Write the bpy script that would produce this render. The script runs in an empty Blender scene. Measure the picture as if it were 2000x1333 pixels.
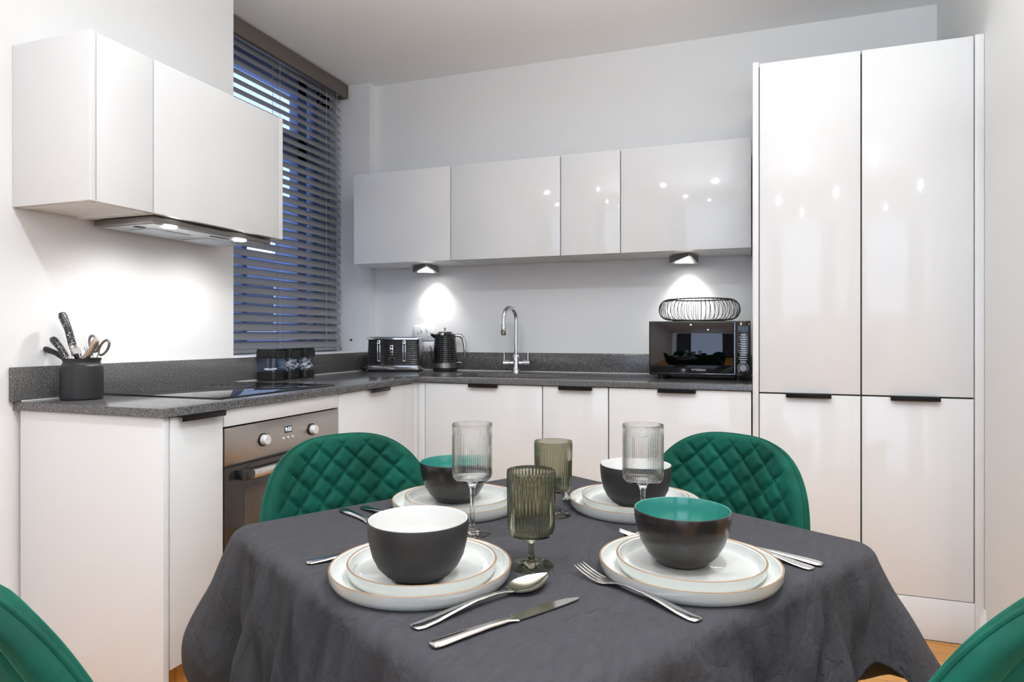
import bpy, bmesh, math, random
from math import sin, cos, pi, radians, sqrt, atan2
from mathutils import Vector, Matrix, noise
random.seed(7)
S = bpy.context.scene
COL = S.collection

# ------------------------------------------------------------------ camera, world, lights, exposure
EYE = 1.13
cam = bpy.data.cameras.new('camera'); camo = bpy.data.objects.new('camera', cam); COL.objects.link(camo)
camo.location = (0, 0, EYE); camo.rotation_euler = (pi/2, 0, radians(19.75))
cam.sensor_width = 36; cam.lens = 1287/2000*36; cam.shift_y = -10.2/2000; cam.clip_start = 0.02
S.camera = camo
W = bpy.data.worlds.new('dusk_sky'); S.world = W; W.use_nodes = True
bg = W.node_tree.nodes['Background']; bg.inputs[0].default_value = (0.50, 0.64, 1.0, 1); bg.inputs[1].default_value = 1.9
S.view_settings.view_transform = 'Standard'; S.view_settings.look = 'None'
S.view_settings.gamma = 1; S.view_settings.use_curve_mapping = False
S.view_settings.exposure = 0.0
try:
    S.cycles.use_denoising = True; S.cycles.max_bounces = 16; S.cycles.transparent_max_bounces = 16
    S.cycles.transmission_bounces = 16; S.cycles.sample_clamp_indirect = 6; S.cycles.caustics_reflective = False
    S.cycles.blur_glossy = 0.5
except Exception: pass

def area(name, loc, size, power, rot=(0,0,0), color=(1,1,1), shape='DISK', size_y=None, spread=180):
    l = bpy.data.lights.new(name, 'AREA'); l.shape = shape; l.size = size; l.energy = power; l.color = color
    if size_y: l.size_y = size_y
    l.spread = radians(spread)
    o = bpy.data.objects.new(name, l); COL.objects.link(o); o.location = loc; o.rotation_euler = rot
    return o
CZ = 2.633
for x, y, pw in ((-0.97, .76, 9), (.18, .75, 16), (1.42, -.54, 18), (-.6, -.9, 18), (.3, -2.2, 14)):
    area('ceiling_downlight', (x, y, CZ-.004), .07, pw, color=(.90, .955, 1), spread=170)
# daylight through the living-room window behind the camera
area('rear_window_daylight', (0.3, -3.12, 1.32), 5.4, 40, rot=(radians(90), 0, 0), color=(.84, .935, 1), shape='RECTANGLE', size_y=2.5)
area('side_fill_light', (3.12, -.4, 1.32), 4.6, 16, rot=(radians(90), 0, radians(90)), color=(.84, .935, 1), shape='RECTANGLE', size_y=2.3)  # unseen fill, no opening in this wall; added to light left wall and cabinets
area('ceiling_fill_light', (.05, 1.0, 1.88), 1.6, 58, rot=(pi, 0, 0), color=(.90, .965, 1))  # unseen lamp facing up, added only to brighten the ceiling

# ------------------------------------------------------------------ materials
def new_mat(name):
    m = bpy.data.materials.new(name); m.use_nodes = True
    nt = m.node_tree; b = nt.nodes['Principled BSDF']
    return m, nt, b
def inp(b, k, v):
    if k in b.inputs: b.inputs[k].default_value = v
def mat(name, col, rough=.5, metal=0, coat=0, spec=None, sheen=0, var=.03, vscale=6, bump=0, bscale=200, trans=0, ior=1.45, bstretch=None, emit=None, estr=0, sheen_col=None, aniso=0):
    m, nt, b = new_mat(name); N = nt.nodes; L = nt.links
    c = (*col, 1)
    tc = N.new('ShaderNodeTexCoord')
    if var > 0:
        n = N.new('ShaderNodeTexNoise'); n.inputs['Scale'].default_value = vscale; n.inputs['Detail'].default_value = 4
        L.new(tc.outputs['Object'], n.inputs['Vector'])
        mx = N.new('ShaderNodeMix'); mx.data_type = 'RGBA'
        mx.inputs[6].default_value = (*[v*(1-var) for v in col], 1); mx.inputs[7].default_value = (*[min(1, v*(1+var)) for v in col], 1)
        L.new(n.outputs['Fac'], mx.inputs[0]); L.new(mx.outputs[2], b.inputs['Base Color'])
    else: inp(b, 'Base Color', c)
    inp(b, 'Roughness', rough); inp(b, 'Metallic', metal); inp(b, 'Coat Weight', coat); inp(b, 'Coat Roughness', .04)
    if spec is not None: inp(b, 'Specular IOR Level', spec)
    inp(b, 'Sheen Weight', sheen); inp(b, 'Sheen Roughness', .4)
    if sheen_col: inp(b, 'Sheen Tint', (*sheen_col, 1))
    inp(b, 'Transmission Weight', trans); inp(b, 'IOR', ior); inp(b, 'Anisotropic', aniso)
    if emit: inp(b, 'Emission Color', (*emit, 1)); inp(b, 'Emission Strength', estr)
    if bump > 0:
        n2 = N.new('ShaderNodeTexNoise'); n2.inputs['Scale'].default_value = bscale; n2.inputs['Detail'].default_value = 5
        if bstretch:
            mp = N.new('ShaderNodeMapping'); mp.inputs['Scale'].default_value = bstretch
            L.new(tc.outputs['Object'], mp.inputs['Vector']); L.new(mp.outputs[0], n2.inputs['Vector'])
        else: L.new(tc.outputs['Object'], n2.inputs['Vector'])
        bp = N.new('ShaderNodeBump'); bp.inputs['Strength'].default_value = bump; bp.inputs['Distance'].default_value = .002
        L.new(n2.outputs['Fac'], bp.inputs['Height']); L.new(bp.outputs[0], b.inputs['Normal'])
    return m

M = {}
M['wall'] = mat('matt white wall paint', (.80, .80, .795), .85, var=.012, vscale=2, bump=.12, bscale=60)
M['ceiling'] = mat('matt ceiling paint', (.90, .90, .895), .9, var=.01, vscale=2)
M['gloss'] = mat('white gloss lacquer', (.742, .750, .754), .07, var=.004, vscale=2)
M['carcass'] = mat('white melamine board', (.78, .78, .775), .35, var=.01)
M['skirting'] = mat('white satin paint', (.84, .84, .84), .35, var=.01)
M['gap'] = mat('dark shadow gap board', (.035, .035, .037), .6, var=.05)
M['black'] = mat('black satin metal', (.012, .011, .011), .35, metal=.4, var=.1, vscale=40)
M['blackgloss'] = mat('black gloss plastic', (.008, .008, .009), .08, coat=.6, var=.05)
M['blackplastic'] = mat('black plastic', (.014, .014, .015), .38, var=.08, vscale=30)
M['blackwire'] = mat('black wire', (.012, .012, .012), .35, metal=.3, var=.1, vscale=50)
M['chrome'] = mat('chrome', (.72, .72, .73), .07, metal=1, var=.02)
M['steel'] = mat('brushed stainless steel', (.46, .43, .40), .30, metal=1, var=.05, vscale=3, bump=.06, bscale=60, bstretch=(1, 1, 30))
M['darksteel'] = mat('dark brushed steel', (.26, .25, .24), .35, metal=1, var=.05)
M['cutlery'] = mat('polished cutlery steel', (.70, .69, .68), .14, metal=1, var=.03, vscale=60)
M['knob'] = mat('pale satin knob', (.80, .79, .78), .3, metal=.3, var=.02)
M['hobglass'] = mat('black ceramic glass', (.010, .011, .013), .045, coat=.5, var=.05)
M['ovenglass'] = mat('tinted oven glass', (.030, .022, .018), .06, coat=.5, var=.05)
M['blind'] = mat('grey painted blind slat', (.27, .27, .285), .5, var=.05, vscale=8)
M['valance'] = mat('taupe blind valance', (.125, .105, .09), .5, var=.05, vscale=8)
M['cord'] = mat('grey cord', (.42, .42, .44), .7, var=.05)
M['frame'] = mat('dusk tinted window frame', (.20, .27, .44), .5, var=.04)  # blue cast of dusk put into the colour of a white frame
M['jar_black'] = mat('black rubberised plastic', (.012, .012, .012), .3, var=.05)
M['bowlmatt'] = mat('matt black stoneware', (.030, .029, .030), .48, var=.08, vscale=20)
M['bowlsatin'] = mat('satin black stoneware', (.018, .014, .013), .26, coat=.15, var=.08, vscale=20)
M['bowlwhite'] = mat('white glaze', (.66, .655, .635), .2, coat=.3, var=.01)
M['teal'] = mat('teal glaze', (.035, .225, .185), .16, coat=.5, var=.10, vscale=18)
M['plastic_white'] = mat('white plastic', (.82, .82, .82), .3, var=.01)
M['sweets'] = mat('white sachets', (.75, .75, .74), .6, var=.15, vscale=40)
M['granules'] = mat('dark granules', (.03, .025, .02), .8, var=.4, vscale=200)
M['tanmetal'] = mat('brushed warm metal handle', (.50, .40, .32), .3, metal=.9, var=.2, vscale=30)
M['soil'] = mat('chair underside black', (.02, .02, .02), .6)
M['sealant'] = mat('white sealant', (.75, .75, .75), .5)
M['brick'] = mat('dusk render', (.14, .18, .30), .9, var=.25, vscale=1.2)
M['litpane'] = mat('lit window pane', (.6, .65, .8), .4, emit=(.75, .82, 1), estr=1.4)
M['darkpane'] = mat('dark window pane', (.03, .04, .07), .1)
M['lamp'] = mat('lit lamp lens', (1, 1, 1), .4, emit=(1, .98, .95), estr=30, var=0)
M['display'] = mat('display digits', (.8, .9, 1), .5, emit=(.75, .88, 1), estr=1.2, var=0)
M['displaybg'] = mat('display glass', (.03, .045, .06), .1)
M['print'] = mat('white print', (.62, .62, .64), .5, var=0)
M['greyprint'] = mat('grey print', (.045, .045, .045), .5, var=0)
M['filter'] = mat('hood filter mesh', (.55, .62, .68), .4, metal=.6, var=.05, bump=.8, bscale=500)
M['hoodpanel'] = mat('hood lower panel', (.62, .66, .69), .3, metal=.5, var=.03)
M['table'] = mat('dark wood table', (.06, .035, .02), .4, var=.2, vscale=10)
M['curtain'] = mat('dark curtain', (.02, .022, .03), .9, var=.1)

# floor boards
def floor_mat():
    m, nt, b = new_mat('oak floor boards'); N = nt.nodes; L = nt.links
    tc = N.new('ShaderNodeTexCoord')
    mp = N.new('ShaderNodeMapping'); mp.inputs['Rotation'].default_value = (0, 0, radians(0)); L.new(tc.outputs['Object'], mp.inputs['Vector'])
    br = N.new('ShaderNodeTexBrick'); br.inputs['Scale'].default_value = 1; br.inputs['Brick Width'].default_value = 1.4; br.inputs['Row Height'].default_value = .14
    br.inputs['Mortar Size'].default_value = .0015; br.inputs['Color1'].default_value = (.62, .29, .065, 1); br.inputs['Color2'].default_value = (.72, .36, .09, 1)
    br.inputs['Mortar'].default_value = (.20, .10, .03, 1); L.new(mp.outputs[0], br.inputs['Vector'])
    mp2 = N.new('ShaderNodeMapping'); mp2.inputs['Scale'].default_value = (2, 30, 1); L.new(tc.outputs['Object'], mp2.inputs['Vector'])
    n = N.new('ShaderNodeTexNoise'); n.inputs['Scale'].default_value = 3; n.inputs['Detail'].default_value = 6; n.inputs['Distortion'].default_value = .8
    L.new(mp2.outputs[0], n.inputs['Vector'])
    mx = N.new('ShaderNodeMix'); mx.data_type = 'RGBA'; mx.blend_type = 'MULTIPLY'; mx.inputs[0].default_value = .55
    cr = N.new('ShaderNodeValToRGB'); cr.color_ramp.elements[0].position = .3; cr.color_ramp.elements[0].color = (.55, .45, .35, 1); cr.color_ramp.elements[1].position = .65
    L.new(n.outputs['Fac'], cr.inputs[0]); L.new(br.outputs['Color'], mx.inputs[6]); L.new(cr.outputs[0], mx.inputs[7]); L.new(mx.outputs[2], b.inputs['Base Color'])
    inp(b, 'Roughness', .32)
    return m
M['floor'] = floor_mat()

def quartz():
    m, nt, b = new_mat('dark grey speckled quartz'); N = nt.nodes; L = nt.links
    tc = N.new('ShaderNodeTexCoord')
    n = N.new('ShaderNodeTexNoise'); n.inputs['Scale'].default_value = 260; n.inputs['Detail'].default_value = 3; L.new(tc.outputs['Object'], n.inputs['Vector'])
    cr = N.new('ShaderNodeValToRGB'); e = cr.color_ramp.elements
    e[0].position = .36; e[0].color = (.035, .035, .037, 1); e[1].position = .47; e[1].color = (.105, .103, .102, 1)
    a = e.new(.6); a.color = (.13, .127, .125, 1); a = e.new(.70); a.color = (.26, .26, .26, 1)
    L.new(n.outputs['Fac'], cr.inputs[0])
    v = N.new('ShaderNodeTexVoronoi'); v.inputs['Scale'].default_value = 90; L.new(tc.outputs['Object'], v.inputs['Vector'])
    lt = N.new('ShaderNodeMath'); lt.operation = 'LESS_THAN'; lt.inputs[1].default_value = .10; L.new(v.outputs['Distance'], lt.inputs[0])
    mx = N.new('ShaderNodeMix'); mx.data_type = 'RGBA'; mx.inputs[7].default_value = (.38, .38, .38, 1)
    ml = N.new('ShaderNodeMath'); ml.operation = 'MULTIPLY'; ml.inputs[1].default_value = .5; L.new(lt.outputs[0], ml.inputs[0])
    L.new(ml.outputs[0], mx.inputs[0]); L.new(cr.outputs[0], mx.inputs[6]); L.new(mx.outputs[2], b.inputs['Base Color'])
    inp(b, 'Roughness', .17); inp(b, 'Specular IOR Level', .55)
    return m
M['quartz'] = quartz()

def speckle(name, base, dots, scale):
    m, nt, b = new_mat(name); N = nt.nodes; L = nt.links
    tc = N.new('ShaderNodeTexCoord')
    n = N.new('ShaderNodeTexNoise'); n.inputs['Scale'].default_value = scale; n.inputs['Detail'].default_value = 2; L.new(tc.outputs['Object'], n.inputs['Vector'])
    cr = N.new('ShaderNodeValToRGB'); e = cr.color_ramp.elements
    e[0].position = .60; e[0].color = (*base, 1); e[1].position = .66; e[1].color = (*dots, 1); L.new(n.outputs['Fac'], cr.inputs[0])
    L.new(cr.outputs[0], b.inputs['Base Color']); inp(b, 'Roughness', .28)
    return m
M['speckle'] = speckle('black handle with white flecks', (.02, .021, .023), (.6, .6, .6), 190)

def cloth_mat():
    m, nt, b = new_mat('charcoal crinkled cotton'); N = nt.nodes; L = nt.links
    tc = N.new('ShaderNodeTexCoord')
    mp = N.new('ShaderNodeMapping'); mp.inputs['Rotation'].default_value = (0, 0, radians(-25)); L.new(tc.outputs['Object'], mp.inputs['Vector'])
    mp1 = N.new('ShaderNodeMapping'); mp1.inputs['Scale'].default_value = (1, 2.2, 1.2); L.new(mp.outputs[0], mp1.inputs['Vector'])
    n = N.new('ShaderNodeTexNoise'); n.inputs['Scale'].default_value = 30; n.inputs['Detail'].default_value = 9; n.inputs['Roughness'].default_value = .64; n.inputs['Distortion'].default_value = .6
    L.new(mp1.outputs[0], n.inputs['Vector'])
    n3 = N.new('ShaderNodeTexNoise'); n3.inputs['Scale'].default_value = 4; n3.inputs['Detail'].default_value = 3; n3.inputs['Distortion'].default_value = 1.2; L.new(mp1.outputs[0], n3.inputs['Vector'])
    rd = N.new('ShaderNodeMath'); rd.operation = 'SUBTRACT'; rd.inputs[1].default_value = .5; L.new(n3.outputs['Fac'], rd.inputs[0])
    ab = N.new('ShaderNodeMath'); ab.operation = 'ABSOLUTE'; L.new(rd.outputs[0], ab.inputs[0])
    mn = N.new('ShaderNodeMath'); mn.operation = 'MINIMUM'; mn.inputs[1].default_value = .04; L.new(ab.outputs[0], mn.inputs[0])
    m4 = N.new('ShaderNodeMath'); m4.operation = 'MULTIPLY'; m4.inputs[1].default_value = 7.0; L.new(mn.outputs[0], m4.inputs[0])
    ad = N.new('ShaderNodeMath'); ad.operation = 'ADD'; L.new(n.outputs['Fac'], ad.inputs[0]); L.new(m4.outputs[0], ad.inputs[1])
    bp = N.new('ShaderNodeBump'); bp.inputs['Strength'].default_value = .85; bp.inputs['Distance'].default_value = .006
    L.new(ad.outputs[0], bp.inputs['Height'])
    w = N.new('ShaderNodeTexNoise'); w.inputs['Scale'].default_value = 900; L.new(tc.outputs['Object'], w.inputs['Vector'])
    bp2 = N.new('ShaderNodeBump'); bp2.inputs['Strength'].default_value = .5; bp2.inputs['Distance'].default_value = .0006
    L.new(w.outputs['Fac'], bp2.inputs['Height']); L.new(bp.outputs[0], bp2.inputs['Normal']); L.new(bp2.outputs[0], b.inputs['Normal'])
    mx = N.new('ShaderNodeMix'); mx.data_type = 'RGBA'; mx.inputs[6].default_value = (.041, .041, .046, 1); mx.inputs[7].default_value = (.072, .071, .079, 1)
    L.new(n.outputs['Fac'], mx.inputs[0]); L.new(mx.outputs[2], b.inputs['Base Color'])
    inp(b, 'Roughness', .9); inp(b, 'Sheen Weight', .03); inp(b, 'Sheen Roughness', .5); inp(b, 'Specular IOR Level', .15)
    return m
M['cloth'] = cloth_mat()

def velvet():
    m, nt, b = new_mat('emerald velvet'); N = nt.nodes; L = nt.links
    tc = N.new('ShaderNodeTexCoord')
    n = N.new('ShaderNodeTexNoise'); n.inputs['Scale'].default_value = 9; n.inputs['Detail'].default_value = 6; n.inputs['Distortion'].default_value = .6; L.new(tc.outputs['Object'], n.inputs['Vector'])
    cr = N.new('ShaderNodeValToRGB'); e = cr.color_ramp.elements
    e[0].position = .34; e[0].color = (.0, .045, .028, 1); e[1].position = .66; e[1].color = (.002, .090, .060, 1)
    L.new(n.outputs['Fac'], cr.inputs[0]); L.new(cr.outputs[0], b.inputs['Base Color'])
    inp(b, 'Roughness', .75); inp(b, 'Sheen Weight', .5); inp(b, 'Sheen Roughness', .32); inp(b, 'Sheen Tint', (.12, .72, .52, 1)); inp(b, 'Specular IOR Level', .2)
    n2 = N.new('ShaderNodeTexNoise'); n2.inputs['Scale'].default_value = 450; L.new(tc.outputs['Object'], n2.inputs['Vector'])
    bp = N.new('ShaderNodeBump'); bp.inputs['Strength'].default_value = .35; bp.inputs['Distance'].default_value = .001; L.new(n2.outputs['Fac'], bp.inputs['Height']); L.new(bp.outputs[0], b.inputs['Normal'])
    return m
M['velvet'] = velvet()

def stoneware():
    # pale glaze; the brown line sits on the rim (by object height, set per plate through the Object coordinate)
    m, nt, b = new_mat('pale speckled stoneware'); N = nt.nodes; L = nt.links
    tc = N.new('ShaderNodeTexCoord')
    n = N.new('ShaderNodeTexNoise'); n.inputs['Scale'].default_value = 14; n.inputs['Detail'].default_value = 4; L.new(tc.outputs['Object'], n.inputs['Vector'])
    mx = N.new('ShaderNodeMix'); mx.data_type = 'RGBA'; mx.inputs[6].default_value = (.57, .60, .58, 1); mx.inputs[7].default_value = (.68, .67, .63, 1)
    L.new(n.outputs['Fac'], mx.inputs[0]); L.new(mx.outputs[2], b.inputs['Base Color'])
    inp(b, 'Roughness', .22); inp(b, 'Coat Weight', .3)
    return m
M['plate'] = stoneware()
M['platerim'] = mat('toasted brown rim', (.30, .19, .11), .35, var=.6, vscale=22)

def glass(name, col, rough=0.0):
    m, nt, b = new_mat(name); N = nt.nodes; L = nt.links
    N.remove(b); g = N.new('ShaderNodeBsdfGlass'); g.inputs['Color'].default_value = (*col, 1); g.inputs['Roughness'].default_value = rough; g.inputs['IOR'].default_value = 1.45
    n = N.new('ShaderNodeTexNoise'); n.inputs['Scale'].default_value = 30
    bp = N.new('ShaderNodeBump'); bp.inputs['Strength'].default_value = .02; L.new(n.outputs['Fac'], bp.inputs['Height']); L.new(bp.outputs[0], g.inputs['Normal'])
    L.new(g.outputs[0], N['Material Output'].inputs[0])
    return m
M['clear'] = glass('clear ribbed glass', (.99, .99, .99))
M['smoke'] = glass('smoke green glass', (.79, .79, .725))
def pane_mat():
    m, nt, b = new_mat('window glass'); N = nt.nodes; L = nt.links
    N.remove(b); t = N.new('ShaderNodeBsdfTransparent'); t.inputs[0].default_value = (.93, .96, 1, 1); g = N.new('ShaderNodeBsdfGlossy'); g.inputs['Roughness'].default_value = .02
    mx = N.new('ShaderNodeMixShader'); mx.inputs[0].default_value = .05; L.new(t.outputs[0], mx.inputs[1]); L.new(g.outputs[0], mx.inputs[2]); L.new(mx.outputs[0], N['Material Output'].inputs[0])
    return m
M['pane'] = pane_mat(); M['jarglass'] = pane_mat(); M['jarglass'].name = 'clear jar wall'

# ------------------------------------------------------------------ mesh helpers
class MB:
    def __init__(s): s.v = []; s.f = []; s.mi = []; s.cur = 0
    def add(s, vs, fs):
        o = len(s.v); s.v += [tuple(v) for v in vs]
        s.f += [tuple(o+i for i in f) for f in fs]; s.mi += [s.cur]*len(fs)
    def box(s, x0, x1, y0, y1, z0, z1, bev=0):
        if bev <= 0:
            s.add([(x0,y0,z0),(x1,y0,z0),(x1,y1,z0),(x0,y1,z0),(x0,y0,z1),(x1,y0,z1),(x1,y1,z1),(x0,y1,z1)],
                  [(0,3,2,1),(4,5,6,7),(0,1,5,4),(1,2,6,5),(2,3,7,6),(3,0,4,7)])
        else:
            bm = bmesh.new(); bmesh.ops.create_cube(bm, size=1)
            for v in bm.verts: v.co = Vector(((x0+x1)/2+v.co.x*(x1-x0), (y0+y1)/2+v.co.y*(y1-y0), (z0+z1)/2+v.co.z*(z1-z0)))
            bmesh.ops.bevel(bm, geom=bm.edges[:], offset=bev, segments=2, profile=.5, affect='EDGES')
            bm.verts.index_update(); s.add([v.co for v in bm.verts], [[v.index for v in f.verts] for f in bm.faces]); bm.free()
        return s
    def grid(s, rows, closed=False, flip=False):
        n = len(rows[0]); vs = [p for r in rows for p in r]; fs = []
        for i in range(len(rows)-1):
            for j in range(n if closed else n-1):
                a, b2, c, d = i*n+j, i*n+(j+1) % n, (i+1)*n+(j+1) % n, (i+1)*n+j
                fs.append((a,d,c,b2) if flip else (a,b2,c,d))
        s.add(vs, fs); return s
    def lathe(s, prof, n=48, c=(0,0,0), rib=None, cap0=False, cap1=False):
        rows = []
        for k, (r, z) in enumerate(prof):
            row = []
            for j in range(n):
                a = 2*pi*j/n; rr = r + (rib(k, a, r, z) if rib else 0)
                row.append((c[0]+rr*cos(a), c[1]+rr*sin(a), c[2]+z))
            rows.append(row)
        o = len(s.v); s.grid(rows, closed=True)
        if cap0: s.f.append(tuple(o+j for j in reversed(range(n)))); s.mi.append(s.cur)
        if cap1: s.f.append(tuple(o+(len(prof)-1)*n+j for j in range(n))); s.mi.append(s.cur)
        return s
    def cyl(s, a, b, r, n=20, r2=None):
        return s.tube([a, b], [r, r if r2 is None else r2], n)
    def tube(s, pts, rad, n=10, flat=1.0, up=None):
        pts = [Vector(p) for p in pts]; rad = rad if isinstance(rad, (list, tuple)) else [rad]*len(pts)
        rows = []; t0 = None; nrm = Vector(up) if up else None
        for i, p in enumerate(pts):
            t = (pts[min(i+1, len(pts)-1)]-pts[max(i-1, 0)]).normalized()
            if nrm is None: nrm = t.orthogonal().normalized()
            nrm = (nrm - t*nrm.dot(t))
            nrm = nrm.normalized() if nrm.length > 1e-6 else t.orthogonal().normalized()
            bn = t.cross(nrm)
            rows.append([p + (nrm*cos(2*pi*j/n)*flat + bn*sin(2*pi*j/n))*rad[i] for j in range(n)])
        o = len(s.v); s.grid(rows, closed=True)
        s.f.append(tuple(o+j for j in reversed(range(n)))); s.f.append(tuple(o+(len(pts)-1)*n+j for j in range(n))); s.mi += [s.cur]*2
        return s
    def prism(s, poly, z0, z1):
        n = len(poly)
        s.add([(x,y,z0) for x,y in poly]+[(x,y,z1) for x,y in poly],
              [tuple(reversed(range(n))), tuple(range(n,2*n))]+[(i,(i+1)%n,n+(i+1)%n,n+i) for i in range(n)]); return s
    def xf(s, mtx):
        s.v = [tuple(mtx @ Vector(v)) for v in s.v]; return s
    def build(s, name, m, parent=None, ang=35, fix=True):
        me = bpy.data.meshes.new(name)
        org = ORG.get(parent.name, Vector((0,0,0))) if parent else Vector((0,0,0))
        me.from_pydata([tuple(Vector(v)-org) for v in s.v], [], s.f); me.update()
        if fix:
            bm = bmesh.new(); bm.from_mesh(me); bmesh.ops.remove_doubles(bm, verts=bm.verts, dist=1e-6)
            bmesh.ops.recalc_face_normals(bm, faces=bm.faces); bm.to_mesh(me); bm.free()
        ms = m if isinstance(m, (list, tuple)) else [m]
        for q in ms: me.materials.append(q)
        if len(ms) > 1 and len(me.polygons) == len(s.mi):
            for p, i in zip(me.polygons, s.mi): p.material_index = i
        me.shade_smooth(); me.set_sharp_from_angle(angle=radians(ang))
        o = bpy.data.objects.new(name, me); COL.objects.link(o)
        if parent: o.parent = parent; ORG[o.name] = org
        return o
ORG = {}
def tag(o, label=None, cat=None, group=None, kind=None):
    if label: o['label'] = label
    if cat: o['category'] = cat
    if group: o['group'] = group
    if kind: o['kind'] = kind
    return o
def thing(name, label, cat, loc, rz=0, group=None, local=False):
    """an Empty at the thing's base; parts given in world coordinates unless local"""
    e = bpy.data.objects.new(name, None); COL.objects.link(e); e.empty_display_size = .05
    e.location = loc; e.rotation_euler = (0, 0, rz)
    ORG[e.name] = Vector((0,0,0)) if local else Vector(loc)
    return tag(e, label, cat, group)
def struct(name, mb, m, **k): return tag(mb.build(name, m, **k), kind='structure')
def copy_tree(o, parent=None):
    c = o.copy(); COL.objects.link(c)
    if parent: c.parent = parent
    for ch in list(o.children): copy_tree(ch, c)
    return c
def lettering(name, body, size, m, parent, mtx, align='CENTER', ext=.0003):
    cu = bpy.data.curves.new(name, 'FONT'); cu.body = body; cu.size = size; cu.align_x = align; cu.align_y = 'CENTER'; cu.extrude = ext
    t = bpy.data.objects.new(name, cu); COL.objects.link(t)
    dg = bpy.context.evaluated_depsgraph_get(); me = bpy.data.meshes.new_from_object(t.evaluated_get(dg))
    bpy.data.objects.remove(t); me.materials.clear(); me.materials.append(m)
    me.transform(mtx); org = ORG.get(parent.name, Vector((0,0,0))); me.transform(Matrix.Translation(-org))
    o = bpy.data.objects.new(name, me); COL.objects.link(o); o.parent = parent; ORG[o.name] = org
    return o
def face_y(x, y, z):   # lettering on a face that looks toward -y
    return Matrix.Translation((x, y, z)) @ Matrix.Rotation(pi/2, 4, 'X')
def face_x(x, y, z):   # lettering on a face that looks toward +x
    return Matrix.Translation((x, y, z)) @ Matrix.Rotation(pi/2, 4, 'Z') @ Matrix.Rotation(pi/2, 4, 'X')
def B(*a, bev=0): return MB().box(*a, bev=bev)

# ------------------------------------------------------------------ the room
XL, YB = -2.07, 3.46
struct('floor', B(-2.75, 3.2, -3.3, 3.6, -.05, 0), M['floor'])
struct('ceiling', B(-2.75, 3.2, -3.3, 3.6, CZ, CZ+.1), M['ceiling'])
w = MB().box(-2.62, XL, -3.3, 2.246, 0, CZ).box(-2.62, XL, 2.246, YB, 0, 1.030)
w.box(-2.62, -2.44, 2.246, YB, 1.030, 1.036).box(-2.62, -2.118, 3.397, 3.56, 1.03, CZ).box(-2.62, -2.44, 2.246, 3.397, 2.60, CZ)
struct('wall_left', w, M['wall'], fix=False)
struct('wall_back', B(-2.118, 3.2, YB, YB+.1, 0, CZ), M['wall'])
struct('wall_right', B(.803, .93, 2.36, YB, 0, CZ), M['wall'])
struct('wall_far_right', B(3.2, 3.3, -3.3, YB, 0, CZ), M['wall'])
w = MB().box(-2.62, -1.4, -3.3, -3.2, 0, CZ).box(2.0, 3.2, -3.3, -3.2, 0, CZ).box(-1.4, 2.0, -3.3, -3.2, 2.5, CZ).box(-1.4, 2.0, -3.3, -3.2, 0, .2)
struct('wall_rear', w, M['wall'], fix=False)
# skirting on the right wall, and the white door lining that ends it
b = MB().prism([(0, 0), (.016, 0), (.016, .105), (.010, .118), (.006, .135), (0, .14)], 0, .44)
b.xf(Matrix.Translation((.803, 2.80, 0)) @ Matrix.Rotation(pi, 4, 'Z') @ Matrix.Rotation(pi/2, 4, 'X') )
struct('baseboard_right', b, M['skirting'])
struct('trim_1', B(.790, .94, 2.345, 2.36, 0, 2.3, bev=.003), M['skirting'])
struct('trim_2', B(-2.44, XL-.002, 2.247, 3.396, 1.030, 1.040, bev=.002), M['skirting'])   # window board

# window behind the blind
win = MB()
fx0, fx1 = -2.46, -2.40
def fr(y0, y1, z0, z1): win.box(fx0, fx1, y0, y1, z0, z1, bev=.004)
fr(2.246, 2.30, 1.036, 2.60); fr(3.27, 3.397, 1.036, 2.60)
fr(2.246, 3.397, 2.495, 2.60); fr(2.246, 3.397, 1.036, 1.10)
fr(3.10, 3.18, 1.036, 2.60); fr(3.235, 3.25, 1.036, 2.60); fr(2.30, 3.27, 2.107, 2.265); fr(2.665, 2.70, 1.10, 2.107)
wo = struct('window_1', win, M['frame'], fix=False)
B(-2.435, -2.430, 2.28, 3.29, 1.08, 2.52).build('window_pane', M['pane'], wo)

# street outside
hb = thing('neighbouring_building', 'bluish building across the street, glimpsed between the blind slats', 'building', (-9.5, 9, 0))
w = MB().box(-10.5, -9.5, 2, 24, -3, 4.1)
w.build('facade', M['brick'], hb)
for k in range(9):
    for r, z in enumerate((-.6, 1.15, 2.75)):
        y = 4.2+k*2.05; lit = (k*3+r*2) % 4 in (0, 1)
        f = B(-9.5, -9.44, y, y+1.1, z, z+1.15).build('window', M['plastic_white'], hb)
        B(-9.44, -9.42, y+.07, y+1.03, z+.07, z+1.08).build('pane', M['litpane'] if lit else M['darkpane'], f)

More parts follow.
